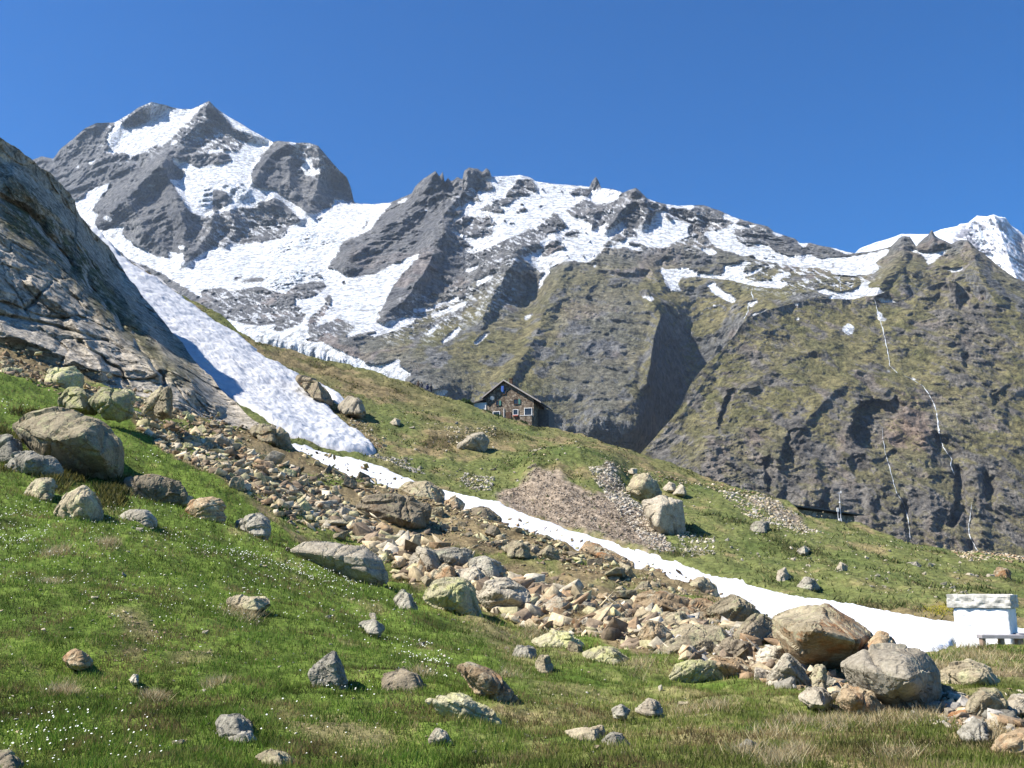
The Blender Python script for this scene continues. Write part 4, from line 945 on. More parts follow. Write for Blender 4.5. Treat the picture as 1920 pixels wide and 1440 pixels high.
cliff_green = mask([(1, [(0, 380), (60, 400), (150, 470), (230, 560), (300, 660), (370, 720), (330, 720), (250, 650), (170, 570), (90, 480), (0, 440)]), (1, [(0, 330), (60, 350), (130, 420), (220, 520), (180, 510), (100, 430), (0, 370)]), (0.8, [(300, 610), (345, 655), (380, 710), (350, 700)]), (1, [(-100, 600), (0, 630), (120, 700), (60, 700), (-100, 690)]), (0.7, [(0, 660), (80, 680), (220, 745), (100, 730)])], 5)

def cliff_relief(U, V, x, y, z):
    q = x * 0.55 + z * 0.83
    big = fbm(x / 14, y / 14, z / 10, 2, 0.5, True)
    # blocky joints: stepped noise along two joint directions
    w1 = 0.9 * pn(x / 6, y / 6, z / 6)
    a = (x * 0.8 + z * 0.6) / 5.5 + w1; b = (-x * 0.5 + z * 0.85) / 4.0 + 0.9 * pn(x / 5 + 7, y / 5, z / 5)
    ca = np.floor(a); cb = np.floor(b)
    h = np.sin(ca * 12.9898 + cb * 78.233) * 43758.5453; h = h - np.floor(h)
    ea = np.minimum(a - ca, 1 - (a - ca)); eb = np.minimum(b - cb, 1 - (b - cb))
    crack = np.maximum(1 - ea / 0.05, 0) + np.maximum(1 - eb / 0.06, 0)
    r = 1.3 * big + 0.9 * h - 0.3 * np.clip(crack, 0, 1) + 0.8 * fbm(x / 2.6, y / 2.6, z / 2.2, 5, 0.6, True)
    for line, w, k in CLIFF_RIBS:
        d = seg_dist(U + 8 * pn(U / 30, V / 30, 0 * U), V, line)
        r = r + k * np.clip(1 - d / w, 0, 1)
    return r

def cliff_colour(U, V, P, N):
    x, y, z = P[..., 0], P[..., 1], P[..., 2]
    t1 = np.clip(0.5 + fbm(x / 7, y / 7, z / 7, 4, 0.6), 0, 1); t2 = np.clip(0.5 + 1.3 * fbm(x / 1.1, y / 1.1, z / 1.1, 4, 0.65), 0, 1)
    c = lerpc((0.26, 0.235, 0.195), (0.58, 0.52, 0.43), 0.4 * t1 + 0.6 * t2)
    c = lerpc(c, (0.30, 0.23, 0.16), 0.3 * smooth(0.7, 0.9, t1))
    c = lerpc(c, (0.12, 0.11, 0.09), 0.5 * smooth(0.18, 0.4, fbm(x / 3.2 + 4, y / 3.2, z / 2.2 + x / 3.0, 4, 0.6)))
    g = cliff_green(U + 9 * pn(U / 12, V / 12, 0 * U), V) * smooth(-0.25, 0.2, fbm(x / 1.9, y / 1.9, z / 1.9 + 3, 4, 0.65) + 0.6 * N[..., 2] - 0.2)
    c = lerpc(c, lerpc((0.045, 0.045, 0.018), (0.13, 0.13, 0.04), t2), np.clip(g * 0.85, 0, 1))
    return c

us_c = np.concatenate([np.arange(-520, -20, 12), np.arange(-20, 541, 1.8)]).astype(float)
cliff = build_sheet('cliff', us_c, CLIFF_SKY, CLIFF_BOT, 330, cliffD, cliff_relief, cliff_colour, M_cliff, [(2, 0.6), (8, 6), (14, 30), (15, 60)], jag=4.0)

# ------------------------------------------------------------------ the air
hz = bpy.data.materials.new('air'); hz.use_nodes = True
hn = hz.node_tree; hn.nodes.clear()
pv = hn.nodes.new('ShaderNodeVolumePrincipled'); ho = hn.nodes.new('ShaderNodeOutputMaterial')
pv.inputs['Color'].default_value = (0.62, 0.78, 1.0, 1); pv.inputs['Density'].default_value = HAZE; pv.inputs['Anisotropy'].default_value = 0.2
hn.links.new(pv.outputs[0], ho.inputs['Volume'])
bmh = bmesh.new(); add_box(bmh, (0, 1650, 650), (5200, 5500, 1560))
hb = bm_obj('haze', bmh, hz); tag(hb, kind='stuff')

# ------------------------------------------------------------------ rocks
R_TAN = rock_mat('lichen_rock', (0.46, 0.395, 0.27), (0.23, 0.19, 0.125), (0.43, 0.41, 0.24), 0.35, (0.36, 0.24, 0.13), 0.15)
R_YEL = rock_mat('yellow_lichen_rock', (0.50, 0.46, 0.30), (0.30, 0.27, 0.17), (0.47, 0.46, 0.22), 0.45, (0.33, 0.23, 0.13), 0.10)
R_RUST = rock_mat('rusty_rock', (0.44, 0.34, 0.215), (0.25, 0.17, 0.095), (0.50, 0.45, 0.32), 0.35, (0.36, 0.185, 0.085), 0.38)
R_GREY = rock_mat('grey_rock', (0.40, 0.37, 0.30), (0.18, 0.165, 0.13), (0.42, 0.42, 0.30), 0.25, (0.34, 0.27, 0.18), 0.10)
R_PALE = rock_mat('pale_rock', (0.56, 0.50, 0.39), (0.32, 0.275, 0.205), (0.52, 0.48, 0.35), 0.3, (0.44, 0.31, 0.19), 0.2)
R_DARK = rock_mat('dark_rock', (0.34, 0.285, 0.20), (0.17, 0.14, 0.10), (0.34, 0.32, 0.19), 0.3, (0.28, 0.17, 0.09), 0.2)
RM = {'t': R_TAN, 'y': R_YEL, 'r': R_RUST, 'g': R_GREY, 'p': R_PALE, 'd': R_DARK}

def hull_mesh(points, cuts_len, amp, seed, strata=0.0, name='rock', chips=7):
    """angular stone: convex hull of points, refined and roughened"""
    bm = bmesh.new()
    for p in points: bm.verts.new(p)
    r = bmesh.ops.convex_hull(bm, input=bm.verts[:])
    junk = [e for e in r['geom_interior'] if isinstance(e, bmesh.types.BMVert)]
    bmesh.ops.delete(bm, geom=junk, context='VERTS')
    junk = [v for v in bm.verts if not v.link_faces]
    bmesh.ops.delete(bm, geom=junk, context='VERTS')
    size = max((a.co - b.co).length for a in bm.verts for b in bm.verts)
    bmesh.ops.bevel(bm, geom=bm.edges[:] + bm.verts[:], offset=size * 0.008, segments=1, affect='EDGES', clamp_overlap=True)
    bmesh.ops.triangulate(bm, faces=bm.faces[:])
    for _ in range(6):
        es = [e for e in bm.edges if e.calc_length() > cuts_len]
        if not es or len(bm.verts) > 9000: break
        bmesh.ops.subdivide_edges(bm, edges=es, cuts=1)
        bmesh.ops.triangulate(bm, faces=[f for f in bm.faces if len(f.verts) > 3])
    bm.normal_update()
    co = np.array([v.co[:] for v in bm.verts]); no = np.array([v.normal[:] for v in bm.verts])
    k = size
    q = co / k
    rc = np.random.default_rng(int(seed * 7) % 99991)
    ctr = co.mean(0)
    for _ in range(chips):
        n = rc.normal(size=3); n /= np.linalg.norm(n)
        s = (co - ctr) @ n; lim = s.max() * (0.80 + 0.15 * rc.random())
        s = s + 0.008 * k * fbm(q[:, 0] * 6 + seed, q[:, 1] * 6, q[:, 2] * 6, 3)
        co = co - np.maximum(s - lim, 0)[:, None] * n * 0.96
    d = 0.25 * fbm(q[:, 0] * 2.6 + seed, q[:, 1] * 2.6, q[:, 2] * 2.6, 2) + 0.38 * fbm(q[:, 0] * 7 + seed, q[:, 1] * 7, q[:, 2] * 9, 4, 0.6, True) + 0.14 * fbm(q[:, 0] * 30, q[:, 1] * 30 + seed, q[:, 2] * 30, 2)
    # broken steps between joint planes
    rr = np.random.default_rng(int(seed * 10) % 100000)
    for fq, am in ((3.2, 1.25), (7.5, 0.6)):
        hh = 0; edge = 0
        cells = []
        for _ in range(3):
            n = rr.normal(size=3); n /= np.linalg.norm(n)
            a = q @ n * fq + 0.35 * pn(q[:, 0] * 3 + seed, q[:, 1] * 3, q[:, 2] * 3 + _) + rr.random()
            cells.append(np.floor(a))
        h = np.sin(cells[0] * 12.9898 + cells[1] * 78.233 + cells[2] * 37.719) * 43758.5453
        d = d + am * ((h - np.floor(h)) - 0.5)
    for _ in range(3):
        n = rr.normal(size=3); n /= np.linalg.norm(n)
        c = co.mean(0) + rr.normal(size=3) * k * 0.12
        s = (co - c) @ n / k + 0.03 * pn(q[:, 0] * 5 + seed, q[:, 1] * 5, q[:, 2] * 5)
        d = d + 0.35 * (s > 0) - 0.8 * np.exp(-(s / 0.012) ** 2)
    if strata:
        n = rr.normal(size=3) * 0.35 + np.array((0.2, 0, 1)); n /= np.linalg.norm(n)
        s = (co @ n) / (k * 0.10) + 1.2 * pn(q[:, 0] * 3, q[:, 1] * 3 + seed, q[:, 2] * 3)
        fr = s - np.floor(s)
        d = d + strata * (np.sin(np.floor(s) * 12.9) * 0.6 - 0.8 * (fr < 0.14))
    co = co + no * (d * amp * k)[:, None]
    for v, c in zip(bm.verts, co): v.co = c
    me = bpy.data.meshes.new(name)
    bm.to_mesh(me); bm.free()
    return me

class Shape: pass

BOULDERS = []

def boulder(outline, ridges, m, label, D=None, th=0.75, name='boulder', cat='boulder', surf='near', group=None, amp=0.035, strata=0.0, fwd=0.75, sink=0.18, chips=0, two=False):
    ol = np.array(outline, float)
    uc = ol[:, 0].mean(); vb = ol[:, 1].max(); vt = ol[:, 1].min()
    ub = ol[ol[:, 1].argmax(), 0]
    if D is None:
        D = float((nearD if surf == 'near' else midD)(np.array([uc]), np.array([vb - 2]))[0])
    wpx = ol[:, 0].max() - ol[:, 0].min(); hpx = vb - vt
    size = max(wpx, hpx) * D / F
    T = th * min(size, 1.6 * hpx * D / F + 0.1 * size)
    pts = []
    for i_, (u, v) in enumerate(ol):
        low = (v - vt) / max(1, hpx)
        pts.append(W(u, v, D - 0.1 * T))
        if i_ % 2 == 0: pts.append(W(uc + (u - uc) * 0.72, vt + (v - vt) * (0.85 if v > vt + 1 else 1) + 0.08 * hpx, D + T))
        if low > 0.6:
            p = W(u, v, D - 0.1 * T); p.z -= sink * hpx * D / F; pts.append(p)
    if not ridges:
        s_ = math.sin(uc * 1.7) * 0.08
        ridges = [(uc + (0.10 + s_) * wpx, vt + 0.16 * hpx, 0.7), (uc + (0.20 + s_) * wpx, vb - 0.12 * hpx, 0.95), (uc - (0.24 + s_) * wpx, vb - 0.16 * hpx, 0.75)]
    for r in ridges:
        k = r[2] if len(r) > 2 else 0.5
        pts.append(W(r[0], r[1], D - (0.1 + fwd * k * 1.6) * T))
    base = W(uc, vb, D)
    pts = [p - base for p in pts]
    near_px = D / F
    me = hull_mesh(pts, max(3.2 * near_px, size / 34), amp, uc * 0.37 + vt * 0.11, strata, name, chips)
    me.materials.append(RM[m])
    if two:
        me.materials.append(R_RUST)
        for p_ in me.polygons:
            if p_.normal.x > 0.12 and p_.normal.z > -0.75 or p_.normal.z < -0.1: p_.material_index = 1
    o = bpy.data.objects.new(name, me); C.objects.link(o)
    if hpx < 80 and D < 60: base.z -= 0.13 * hpx * D / F
    o.location = base
    tag(o, label, cat, group)
    BOULDERS.append((uc, (vt + vb) / 2, wpx, hpx))
    return o

B = boulder
# the two large blocks at the right end of the rubble
B([(1448, 1156), (1470, 1150), (1508, 1142), (1550, 1129), (1588, 1154), (1637, 1188), (1640, 1198), (1616, 1223), (1573, 1254), (1554, 1257), (1511, 1247), (1478, 1214), (1452, 1190)], [(1543, 1152, 0.5), (1522, 1180, 0.95), (1608, 1203, 0.85), (1480, 1180, 0.6), (1500, 1205, 0.75)], 't', 'biggest boulder, with a pointed top and rust red right flank overhanging the rubble', th=0.8, amp=0.012, chips=0, fwd=0.95, two=True)
B([(1577, 1247), (1590, 1235), (1612, 1223), (1640, 1215), (1666, 1212), (1692, 1216), (1735, 1220), (1752, 1240), (1762, 1262), (1764, 1285), (1740, 1320), (1677, 1313), (1646, 1305), (1604, 1280)], [(1692, 1240, 0.6), (1702, 1270, 0.8), (1662, 1303, 0.5), (1625, 1255, 0.5)], 'p', 'broad pale grey boulder in front of the pointed one, dark on its right side', th=0.85, amp=0.018, chips=1, fwd=0.8)
B([(1612, 1222), (1640, 1196), (1650, 1181), (1662, 1185), (1692, 1212), (1690, 1240), (1640, 1240)], [(1650, 1200, 0.5)], 'r', 'tan slab with an orange patch wedged behind the two largest boulders', D=18.5)
B([(1765, 1255), (1790, 1240), (1815, 1236), (1850, 1250), (1870, 1275), (1868, 1292), (1835, 1290), (1800, 1292), (1772, 1280)], [(1840, 1262, 0.6)], 't', 'smooth tan boulder right of the broad pale one, below the white shrine')
B([(1808, 1325), (1815, 1300), (1840, 1282), (1870, 1288), (1888, 1310), (1862, 1328), (1825, 1344)], [(1850, 1300, 0.6)], 't', 'tilted angular block with a shaded underside at the right end of the rubble')
B([(1885, 1318), (1900, 1300), (1935, 1302), (1945, 1330), (1895, 1336)], [], 'p', 'pale stone cut by the right picture edge above the flat grey-green block')
B([(1837, 1345), (1850, 1331), (1900, 1329), (1906, 1355), (1890, 1371), (1855, 1362)], [(1895, 1345, 0.4)], 'g', 'flat-topped grey-green block near the right edge')
B([(1857, 1397), (1880, 1375), (1905, 1380), (1940, 1358), (1945, 1412), (1890, 1410)], [(1905, 1385, 0.5)], 'r', 'dark red rock in the bottom right corner of the rubble')
B([(1795, 1367), (1825, 1343), (1848, 1352), (1857, 1380), (1825, 1387)], [], 'g', 'grey pointed stone left of the dark red corner rock')
B([(1500, 1302), (1515, 1285), (1545, 1287), (1563, 1305), (1556, 1321), (1520, 1317)], [], 'p', 'pale rounded stone below the overhanging biggest boulder')
B([(1567, 1305), (1580, 1281), (1625, 1290), (1660, 1316), (1672, 1337), (1630, 1333), (1590, 1324)], [(1600, 1300, 0.5)], 'r', 'rust brown slab leaning under the broad pale boulder')
B([(1438, 1264), (1460, 1240), (1475, 1222), (1500, 1245), (1516, 1272), (1480, 1278)], [(1478, 1240, 0.6)], 'p', 'grey triangular stone left of the biggest boulder foot')
B([(1414, 1218), (1440, 1207), (1465, 1208), (1473, 1226), (1450, 1248), (1432, 1258), (1418, 1238)], [], 'p', 'cracked pale block standing on edge left of the biggest boulder')
B([(1256, 1263), (1268, 1242), (1298, 1235), (1340, 1240), (1356, 1262), (1340, 1272), (1290, 1268)], [(1300, 1245, 0.4)], 'y', 'bright yellow lichened stone at the lower edge of the rubble')
B([(1323, 1236), (1345, 1225), (1390, 1235), (1418, 1252), (1395, 1268), (1360, 1266)], [(1350, 1240, 0.5)], 'r', 'brown lichened slab behind the bright yellow stone')
B([(1223, 1220), (1250, 1196), (1290, 1188), (1330, 1195), (1346, 1215), (1336, 1237), (1290, 1233), (1240, 1233)], [(1270, 1210, 0.5)], 't', 'rounded grey-tan boulder behind the bright yellow stone')
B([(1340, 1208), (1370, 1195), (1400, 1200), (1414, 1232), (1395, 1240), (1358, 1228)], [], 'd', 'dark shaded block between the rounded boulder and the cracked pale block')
B([(1378, 1190), (1395, 1165), (1412, 1150), (1430, 1143), (1450, 1155), (1457, 1190), (1450, 1210), (1410, 1205)], [(1405, 1170, 0.5)], 'd', 'dark brown boulder close left of the biggest boulder')
B([(1326, 1136), (1350, 1116), (1370, 1108), (1400, 1115), (1424, 1142), (1412, 1160), (1380, 1178), (1345, 1160)], [(1390, 1125, 0.5), (1350, 1140, 0.4)], 't', 'tan rounded boulder against the snow, left of the biggest boulder', D=30)
B([(1188, 1128), (1200, 1108), (1235, 1104), (1280, 1112), (1345, 1133), (1385, 1162), (1350, 1180), (1290, 1168), (1230, 1160), (1194, 1150)], [(1240, 1122, 0.5), (1310, 1150, 0.6)], 'r', 'long layered ledge of red-brown rock with a pale top', strata=0.5, D=31)
B([(1228, 1163), (1255, 1145), (1282, 1146), (1292, 1162), (1265, 1174)], [], 't', 'small tan block tucked under the layered ledge', D=27)
B([(1281, 1097), (1300, 1080), (1320, 1077), (1341, 1095), (1346, 1116), (1320, 1120), (1300, 1108)], [(1310, 1090, 0.5)], 't', 'tan boulder with a pointed right side against the snow strip', D=39)
B([(1238, 1096), (1260, 1085), (1281, 1092), (1283, 1107), (1255, 1108)], [], 'd', 'small dark rock between two boulders beside the snow strip', D=40)
B([(1183, 1078), (1210, 1058), (1235, 1065), (1251, 1087), (1235, 1102), (1200, 1098)], [(1200, 1075, 0.5)], 'd', 'dark lichened boulder at the brink of the snow strip', D=42)
B([(1196, 1190), (1215, 1160), (1240, 1162), (1263, 1187), (1256, 1214), (1215, 1219)], [(1225, 1180, 0.6)], 'r', 'orange-stained block below the layered ledge')
B([(1256, 1180), (1280, 1163), (1340, 1173), (1380, 1186), (1396, 1202), (1330, 1196), (1285, 1190)], [], 't', 'thin tan slab lying under the layered ledge', D=25)
B([(1521, 1264), (1530, 1243), (1545, 1243), (1551, 1267), (1541, 1287), (1525, 1282)], [], 't', 'upright thin stone below the overhang of the biggest boulder', D=16.6)
B([(1185, 1050), (1120, 1016), (1100, 1010), (1083, 1028), (1090, 1045), (1130, 1062), (1160, 1066)], [(1100, 1025, 0.4), (1140, 1040, 0.6)], 'r', 'large reddish dome-shaped boulder above the snow strip', D=46)
B([(1070, 1055), (1085, 1042), (1105, 1046), (1116, 1067), (1090, 1070)], [], 't', 'small pale block left of the reddish dome-shaped boulder', D=44)
# left upper group
B([(25, 799), (60, 779), (95, 773), (140, 776), (185, 789), (205, 812), (228, 832), (228, 868), (212, 885), (185, 880), (140, 872), (80, 845)], [(176, 790, 0.45), (150, 815, 0.7), (100, 826, 0.55), (190, 850, 0.6)], 't', 'huge flat-topped lichened boulder on the left meadow, front face shaded', th=0.7, amp=0.016, fwd=0.7, chips=1)
B([(76, 722), (95, 695), (135, 690), (150, 705), (146, 733), (120, 742), (92, 738)], [(110, 712, 0.5)], 'y', 'olive lichened boulder at the cliff foot, farthest left of its row', D=60)
B([(112, 744), (130, 728), (155, 728), (181, 745), (180, 764), (150, 766), (118, 760)], [], 'y', 'lichened boulder just right and below of the olive one', D=50)
B([(170, 745), (195, 723), (215, 732), (241, 735), (249, 765), (226, 778), (198, 768)], [(205, 748, 0.5)], 'y', 'bulky olive boulder in the middle of the upper left row', D=49)
B([(214, 738), (235, 727), (250, 733), (250, 748), (225, 750)], [], 'y', 'small flat stone behind the bulky olive boulder', D=56)
B([(268, 758), (285, 732), (303, 718), (312, 728), (308, 762), (290, 770)], [(292, 740, 0.5)], 't', 'left half of a split pointed rock at the cliff foot', D=53)
B([(292, 762), (305, 735), (316, 723), (321, 750), (320, 768), (305, 772)], [], 't', 'right half of the split pointed rock at the cliff foot', D=52)
B([(-20, 818), (15, 812), (42, 822), (46, 838), (20, 860), (-20, 862)], [], 'g', 'grey slab cut by the left picture edge beside the huge boulder')
B([(12, 868), (25, 849), (55, 842), (100, 860), (112, 876), (80, 890), (30, 886)], [(60, 860, 0.4)], 'g', 'low grey rock in the scrub under the huge boulder')
B([(52, 920), (70, 896), (96, 896), (105, 909), (90, 930), (65, 936)], [], 't', 'small tan rock left of the pinkish pointed rock')
B([(104, 950), (125, 922), (158, 905), (176, 920), (190, 948), (186, 970), (160, 980), (120, 972)], [(155, 925, 0.6), (150, 950, 0.6)], 't', 'pointed pinkish rock in the grass below the huge boulder')
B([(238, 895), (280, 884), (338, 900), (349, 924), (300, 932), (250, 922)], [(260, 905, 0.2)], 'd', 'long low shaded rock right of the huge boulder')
B([(348, 950), (360, 931), (400, 925), (421, 936), (421, 968), (395, 976), (360, 962)], [(380, 942, 0.5)], 'r', 'brown rock with a rusty foot at the edge of the rubble')
B([(336, 938), (346, 926), (362, 930), (358, 942), (344, 944)], [], 't', 'small stone touching the brown rusty-footed rock')
B([(220, 968), (240, 955), (275, 958), (291, 974), (270, 984), (240, 980)], [], 'g', 'flat pale grey stone in the flowery grass', sink=0.3)
B([(430, 990), (450, 970), (490, 966), (506, 982), (500, 1002), (468, 998)], [], 'g', 'low grey ridged stone at the upper edge of the flowers', strata=0.6)
B([(472, 806), (490, 798), (512, 800), (524, 816), (522, 832), (495, 826)], [], 't', 'small tan rock at the tip of the cliff')
B([(508, 812), (525, 800), (541, 812), (546, 834), (530, 840), (514, 832)], [(520, 815, 0.5)], 't', 'rounded tan rock beside the end of the cliff')
B([(546, 1022), (570, 1008), (610, 1008), (650, 1012), (690, 1018), (716, 1042), (726, 1068), (695, 1082), (640, 1066), (595, 1052)], [(680, 1035, 0.5), (620, 1030, 0.4), (690, 1065, 0.5)], 'p', 'large smooth pale slab at the top of the flowery meadow', th=0.6, amp=0.016)
B([(666, 942), (690, 926), (730, 923), (762, 930), (800, 948), (799, 968), (778, 982), (735, 976), (700, 962)], [(770, 970, 0.6), (710, 950, 0.3)], 'd', 'large flat olive slab in the middle of the rubble', th=0.7)
B([(740, 922), (765, 908), (805, 910), (829, 926), (826, 940), (790, 942)], [], 't', 'grassy tan boulder behind the flat olive slab', D=61)
B([(824, 940), (850, 931), (871, 946), (861, 957), (835, 955)], [], 'r', 'small reddish rock on the rim of the snow strip', D=60)
B([(866, 958), (890, 946), (915, 950), (936, 968), (931, 982), (900, 978), (874, 970)], [], 'd', 'low dark boulder on the rim of the snow strip', D=57)
B([(941, 1022), (965, 1010), (985, 1020), (999, 1040), (975, 1044), (955, 1036)], [], 't', 'brown boulder below the low dark rim boulder')
B([(1008, 1036), (1030, 1020), (1046, 1028), (1051, 1044), (1030, 1050)], [(1022, 1034, 0.5)], 't', 'pyramid-shaped tan stone on the bare brown ground')
B([(763, 1048), (785, 1020), (812, 1030), (814, 1048), (832, 1060), (800, 1064)], [], 'p', 'white-topped block, first of the pale row below the olive slab')
B([(810, 1034), (850, 1025), (881, 1030), (886, 1058), (850, 1064), (826, 1062)], [(850, 1040, 0.5)], 'g', 'squared grey block, second of the pale row')
B([(883, 1050), (905, 1040), (941, 1055), (946, 1074), (915, 1082), (902, 1066)], [], 'g', 'grey wedge at the right end of the pale row')
B([(808, 1074), (835, 1055), (853, 1062), (857, 1082), (825, 1087)], [], 'r', 'orange-brown stone under the squared grey block')
B([(800, 1112), (815, 1085), (835, 1078), (870, 1080), (886, 1095), (906, 1152), (886, 1150), (858, 1138), (828, 1128)], [(866, 1092, 0.5), (880, 1138, 0.4), (830, 1100, 0.5)], 'y', 'big yellowish wedge-shaped boulder with a shaded right edge')
B([(853, 1068), (890, 1058), (911, 1070), (901, 1088), (868, 1086)], [], 'p', 'pale blocky stone above the yellowish wedge')
B([(898, 1114), (915, 1086), (950, 1082), (985, 1100), (1012, 1127), (985, 1140), (950, 1128), (915, 1124)], [(930, 1100, 0.5), (970, 1115, 0.5)], 'p', 'humped pale boulder right of the yellowish wedge')
B([(1020, 1130), (1040, 1113), (1060, 1125), (1073, 1144), (1045, 1148)], [], 'p', 'pale pointed stone right of the humped pale boulder')
B([(998, 1198), (1030, 1180), (1065, 1182), (1093, 1201), (1080, 1216), (1040, 1213)], [], 'y', 'rounded lichened boulder at the foot of the rubble')
B([(1060, 1220), (1070, 1200), (1090, 1210), (1093, 1230), (1070, 1232)], [], 't', 'knobbly stone next to the flat yellow slab')
B([(1092, 1218), (1115, 1208), (1150, 1210), (1181, 1232), (1170, 1246), (1120, 1241), (1098, 1234)], [], 'y', 'flat yellow-green slab lying on the lower rubble edge', sink=0.3)
B([(1004, 1244), (1012, 1225), (1028, 1225), (1036, 1247), (1025, 1260), (1010, 1257)], [], 't', 'small upright stone in the brown grass below the rubble')
B([(961, 1224), (970, 1206), (1000, 1212), (1006, 1228), (980, 1234)], [], 'g', 'blocky grey stone in the brown grass left of the upright one')
# stones in the meadow
B([(584, 1252), (600, 1230), (626, 1214), (640, 1235), (654, 1275), (649, 1292), (620, 1290), (597, 1270)], [(624, 1232, 0.5), (634, 1275, 0.4)], 'g', 'grey shark-fin rock standing in the meadow', strata=0.5, th=0.6)
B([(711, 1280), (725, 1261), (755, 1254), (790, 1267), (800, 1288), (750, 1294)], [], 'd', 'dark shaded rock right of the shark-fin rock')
B([(860, 1240), (880, 1238), (905, 1248), (936, 1265), (972, 1306), (955, 1316), (915, 1292), (884, 1268)], [(910, 1262, 0.4)], 'r', 'long red slab sloping down to the right')
B([(798, 1306), (820, 1295), (862, 1300), (915, 1320), (932, 1345), (905, 1355), (870, 1336), (818, 1320)], [(850, 1308, 0.4)], 'y', 'flat white and yellow lichened rock in the lower meadow')
B([(805, 1382), (818, 1362), (838, 1370), (850, 1389), (825, 1394)], [(832, 1378, 0.5)], 'p', 'small sharp pale stone below the lichened flat rock')
B([(1058, 1368), (1095, 1362), (1128, 1360), (1131, 1378), (1105, 1388), (1080, 1380)], [], 't', 'flat brown block in the foreground grass')
B([(1129, 1384), (1145, 1370), (1165, 1375), (1180, 1391), (1160, 1398), (1135, 1394)], [], 'g', 'blue-grey stone beside the flat brown block', strata=0.4)
B([(1149, 1328), (1165, 1317), (1181, 1328), (1173, 1341), (1152, 1339)], [], 'g', 'small dark grey stone left of the cream stone')
B([(1191, 1326), (1215, 1308), (1231, 1312), (1241, 1330), (1215, 1338)], [], 'p', 'cream pointed stone in the yellow foreground grass')
B([(405, 1350), (415, 1336), (450, 1338), (471, 1355), (476, 1372), (440, 1376), (412, 1366)], [], 'g', 'grey stone in the lower left meadow, upper of two')
B([(424, 1380), (440, 1371), (470, 1371), (479, 1384), (445, 1390)], [], 'g', 'flat grey stone in the lower left meadow, lower of two')
B([(480, 1414), (500, 1404), (535, 1410), (560, 1430), (530, 1437), (495, 1424)], [], 't', 'low tan stone near the bottom picture edge', sink=0.3)
B([(120, 1228), (140, 1215), (160, 1220), (173, 1236), (150, 1246), (134, 1240)], [], 'r', 'purplish stone in the left meadow')
B([(431, 1124), (460, 1112), (500, 1117), (509, 1127), (480, 1143), (455, 1136)], [], 't', 'flat tan stone overhanging a dark hollow in the meadow', sink=0.05)
B([(676, 1166), (700, 1157), (720, 1174), (706, 1187)], [], 'g', 'small pointed grey stone below the smooth pale slab')
B([(739, 1118), (755, 1103), (770, 1115), (783, 1132), (760, 1143)], [], 'g', 'jagged grey stone in the grass left of the yellowish wedge')
B([(243, 1272), (250, 1262), (260, 1264), (258, 1278), (248, 1279)], [], 'p', 'small whitish stone in the left meadow')
B([(-25, 1412), (15, 1405), (40, 1426), (36, 1450), (-25, 1455)], [], 'd', 'dark pinkish rock cut by the bottom left corner')
B([(1385, 1395), (1400, 1385), (1418, 1392), (1414, 1402), (1392, 1403)], [], 'g', 'small flat grey stone in the dry foreground grass')
# rocks across the snow, on the hut slope
M = 'mid'
B([(1207, 942), (1240, 931), (1278, 940), (1283, 986), (1270, 1000), (1245, 998), (1222, 975), (1208, 958)], [(1240, 948, 0.6), (1233, 985, 0.6)], 'p', 'big pale cubic boulder on the slope beyond the snow', surf=M, th=0.9, amp=0.02)
B([(1179, 918), (1190, 893), (1216, 889), (1229, 906), (1238, 930), (1215, 938), (1192, 928)], [(1205, 910, 0.5)], 't', 'brown rounded boulder behind the big pale cubic one', surf=M, th=0.9)
B([(636, 764), (655, 745), (676, 750), (686, 769), (675, 778), (650, 776)], [], 'p', 'cream block at the upper edge of the snow gully', surf=M)
B([(858, 836), (880, 815), (906, 812), (916, 826), (905, 845), (880, 843)], [(880, 825, 0.4)], 'p', 'pale boulder on the slope below the stone hut', surf=M)
B([(1244, 916), (1255, 904), (1266, 909), (1266, 919), (1252, 921)], [], 'p', 'white stone right of the brown rounded boulder, left of a pair', surf=M)
B([(1262, 924), (1276, 908), (1286, 922), (1280, 928)], [], 'p', 'small pointed white stone, right of a pair on the slope', surf=M)
B([(1405, 990), (1415, 979), (1440, 981), (1441, 998), (1418, 1001)], [], 'g', 'grey boulder below the pale scree under the long building', surf=M)
B([(1496, 1032), (1508, 1023), (1518, 1030), (1514, 1040), (1500, 1040)], [], 'g', 'round grey stone alone in the far meadow', surf=M)
B([(1564, 1070), (1575, 1054), (1588, 1062), (1588, 1074), (1570, 1075)], [], 'p', 'pale broken stone in the middle of the far meadow', surf=M)
B([(1700, 1058), (1718, 1052), (1729, 1060), (1722, 1067), (1706, 1065)], [], 'g', 'light grey wedge-shaped stone in the far meadow', surf=M)
B([(1450, 1086), (1458, 1068), (1472, 1061), (1482, 1078), (1476, 1092), (1456, 1092)], [], 'p', 'whitish boulder close above the snow strip, left of the grey one', surf=M)
B([(1496, 1098), (1508, 1080), (1528, 1084), (1536, 1098), (1520, 1104), (1502, 1103)], [], 'g', 'grey boulder close above the snow strip, right of the whitish one', surf=M)
B([(1860, 1078), (1872, 1066), (1892, 1070), (1896, 1082), (1876, 1086)], [], 'r', 'reddish-brown stone above the white shrine', surf=M)
B([(1846, 1085), (1852, 1077), (1864, 1079), (1864, 1088), (1850, 1090)], [], 'p', 'small white stone left of the reddish-brown one', surf=M)
B([(1807, 1083), (1815, 1075), (1826, 1077), (1825, 1087), (1812, 1088)], [], 'p', 'white and grey stone above the left end of the shrine', surf=M)
B([(731, 793), (740, 783), (751, 788), (750, 796), (736, 798)], [], 'p', 'small pale stone right of the cream block', surf=M)
B([(1176, 884), (1184, 878), (1194, 880), (1194, 888), (1180, 890)], [], 'p', 'small white stone above the brown rounded boulder', surf=M)
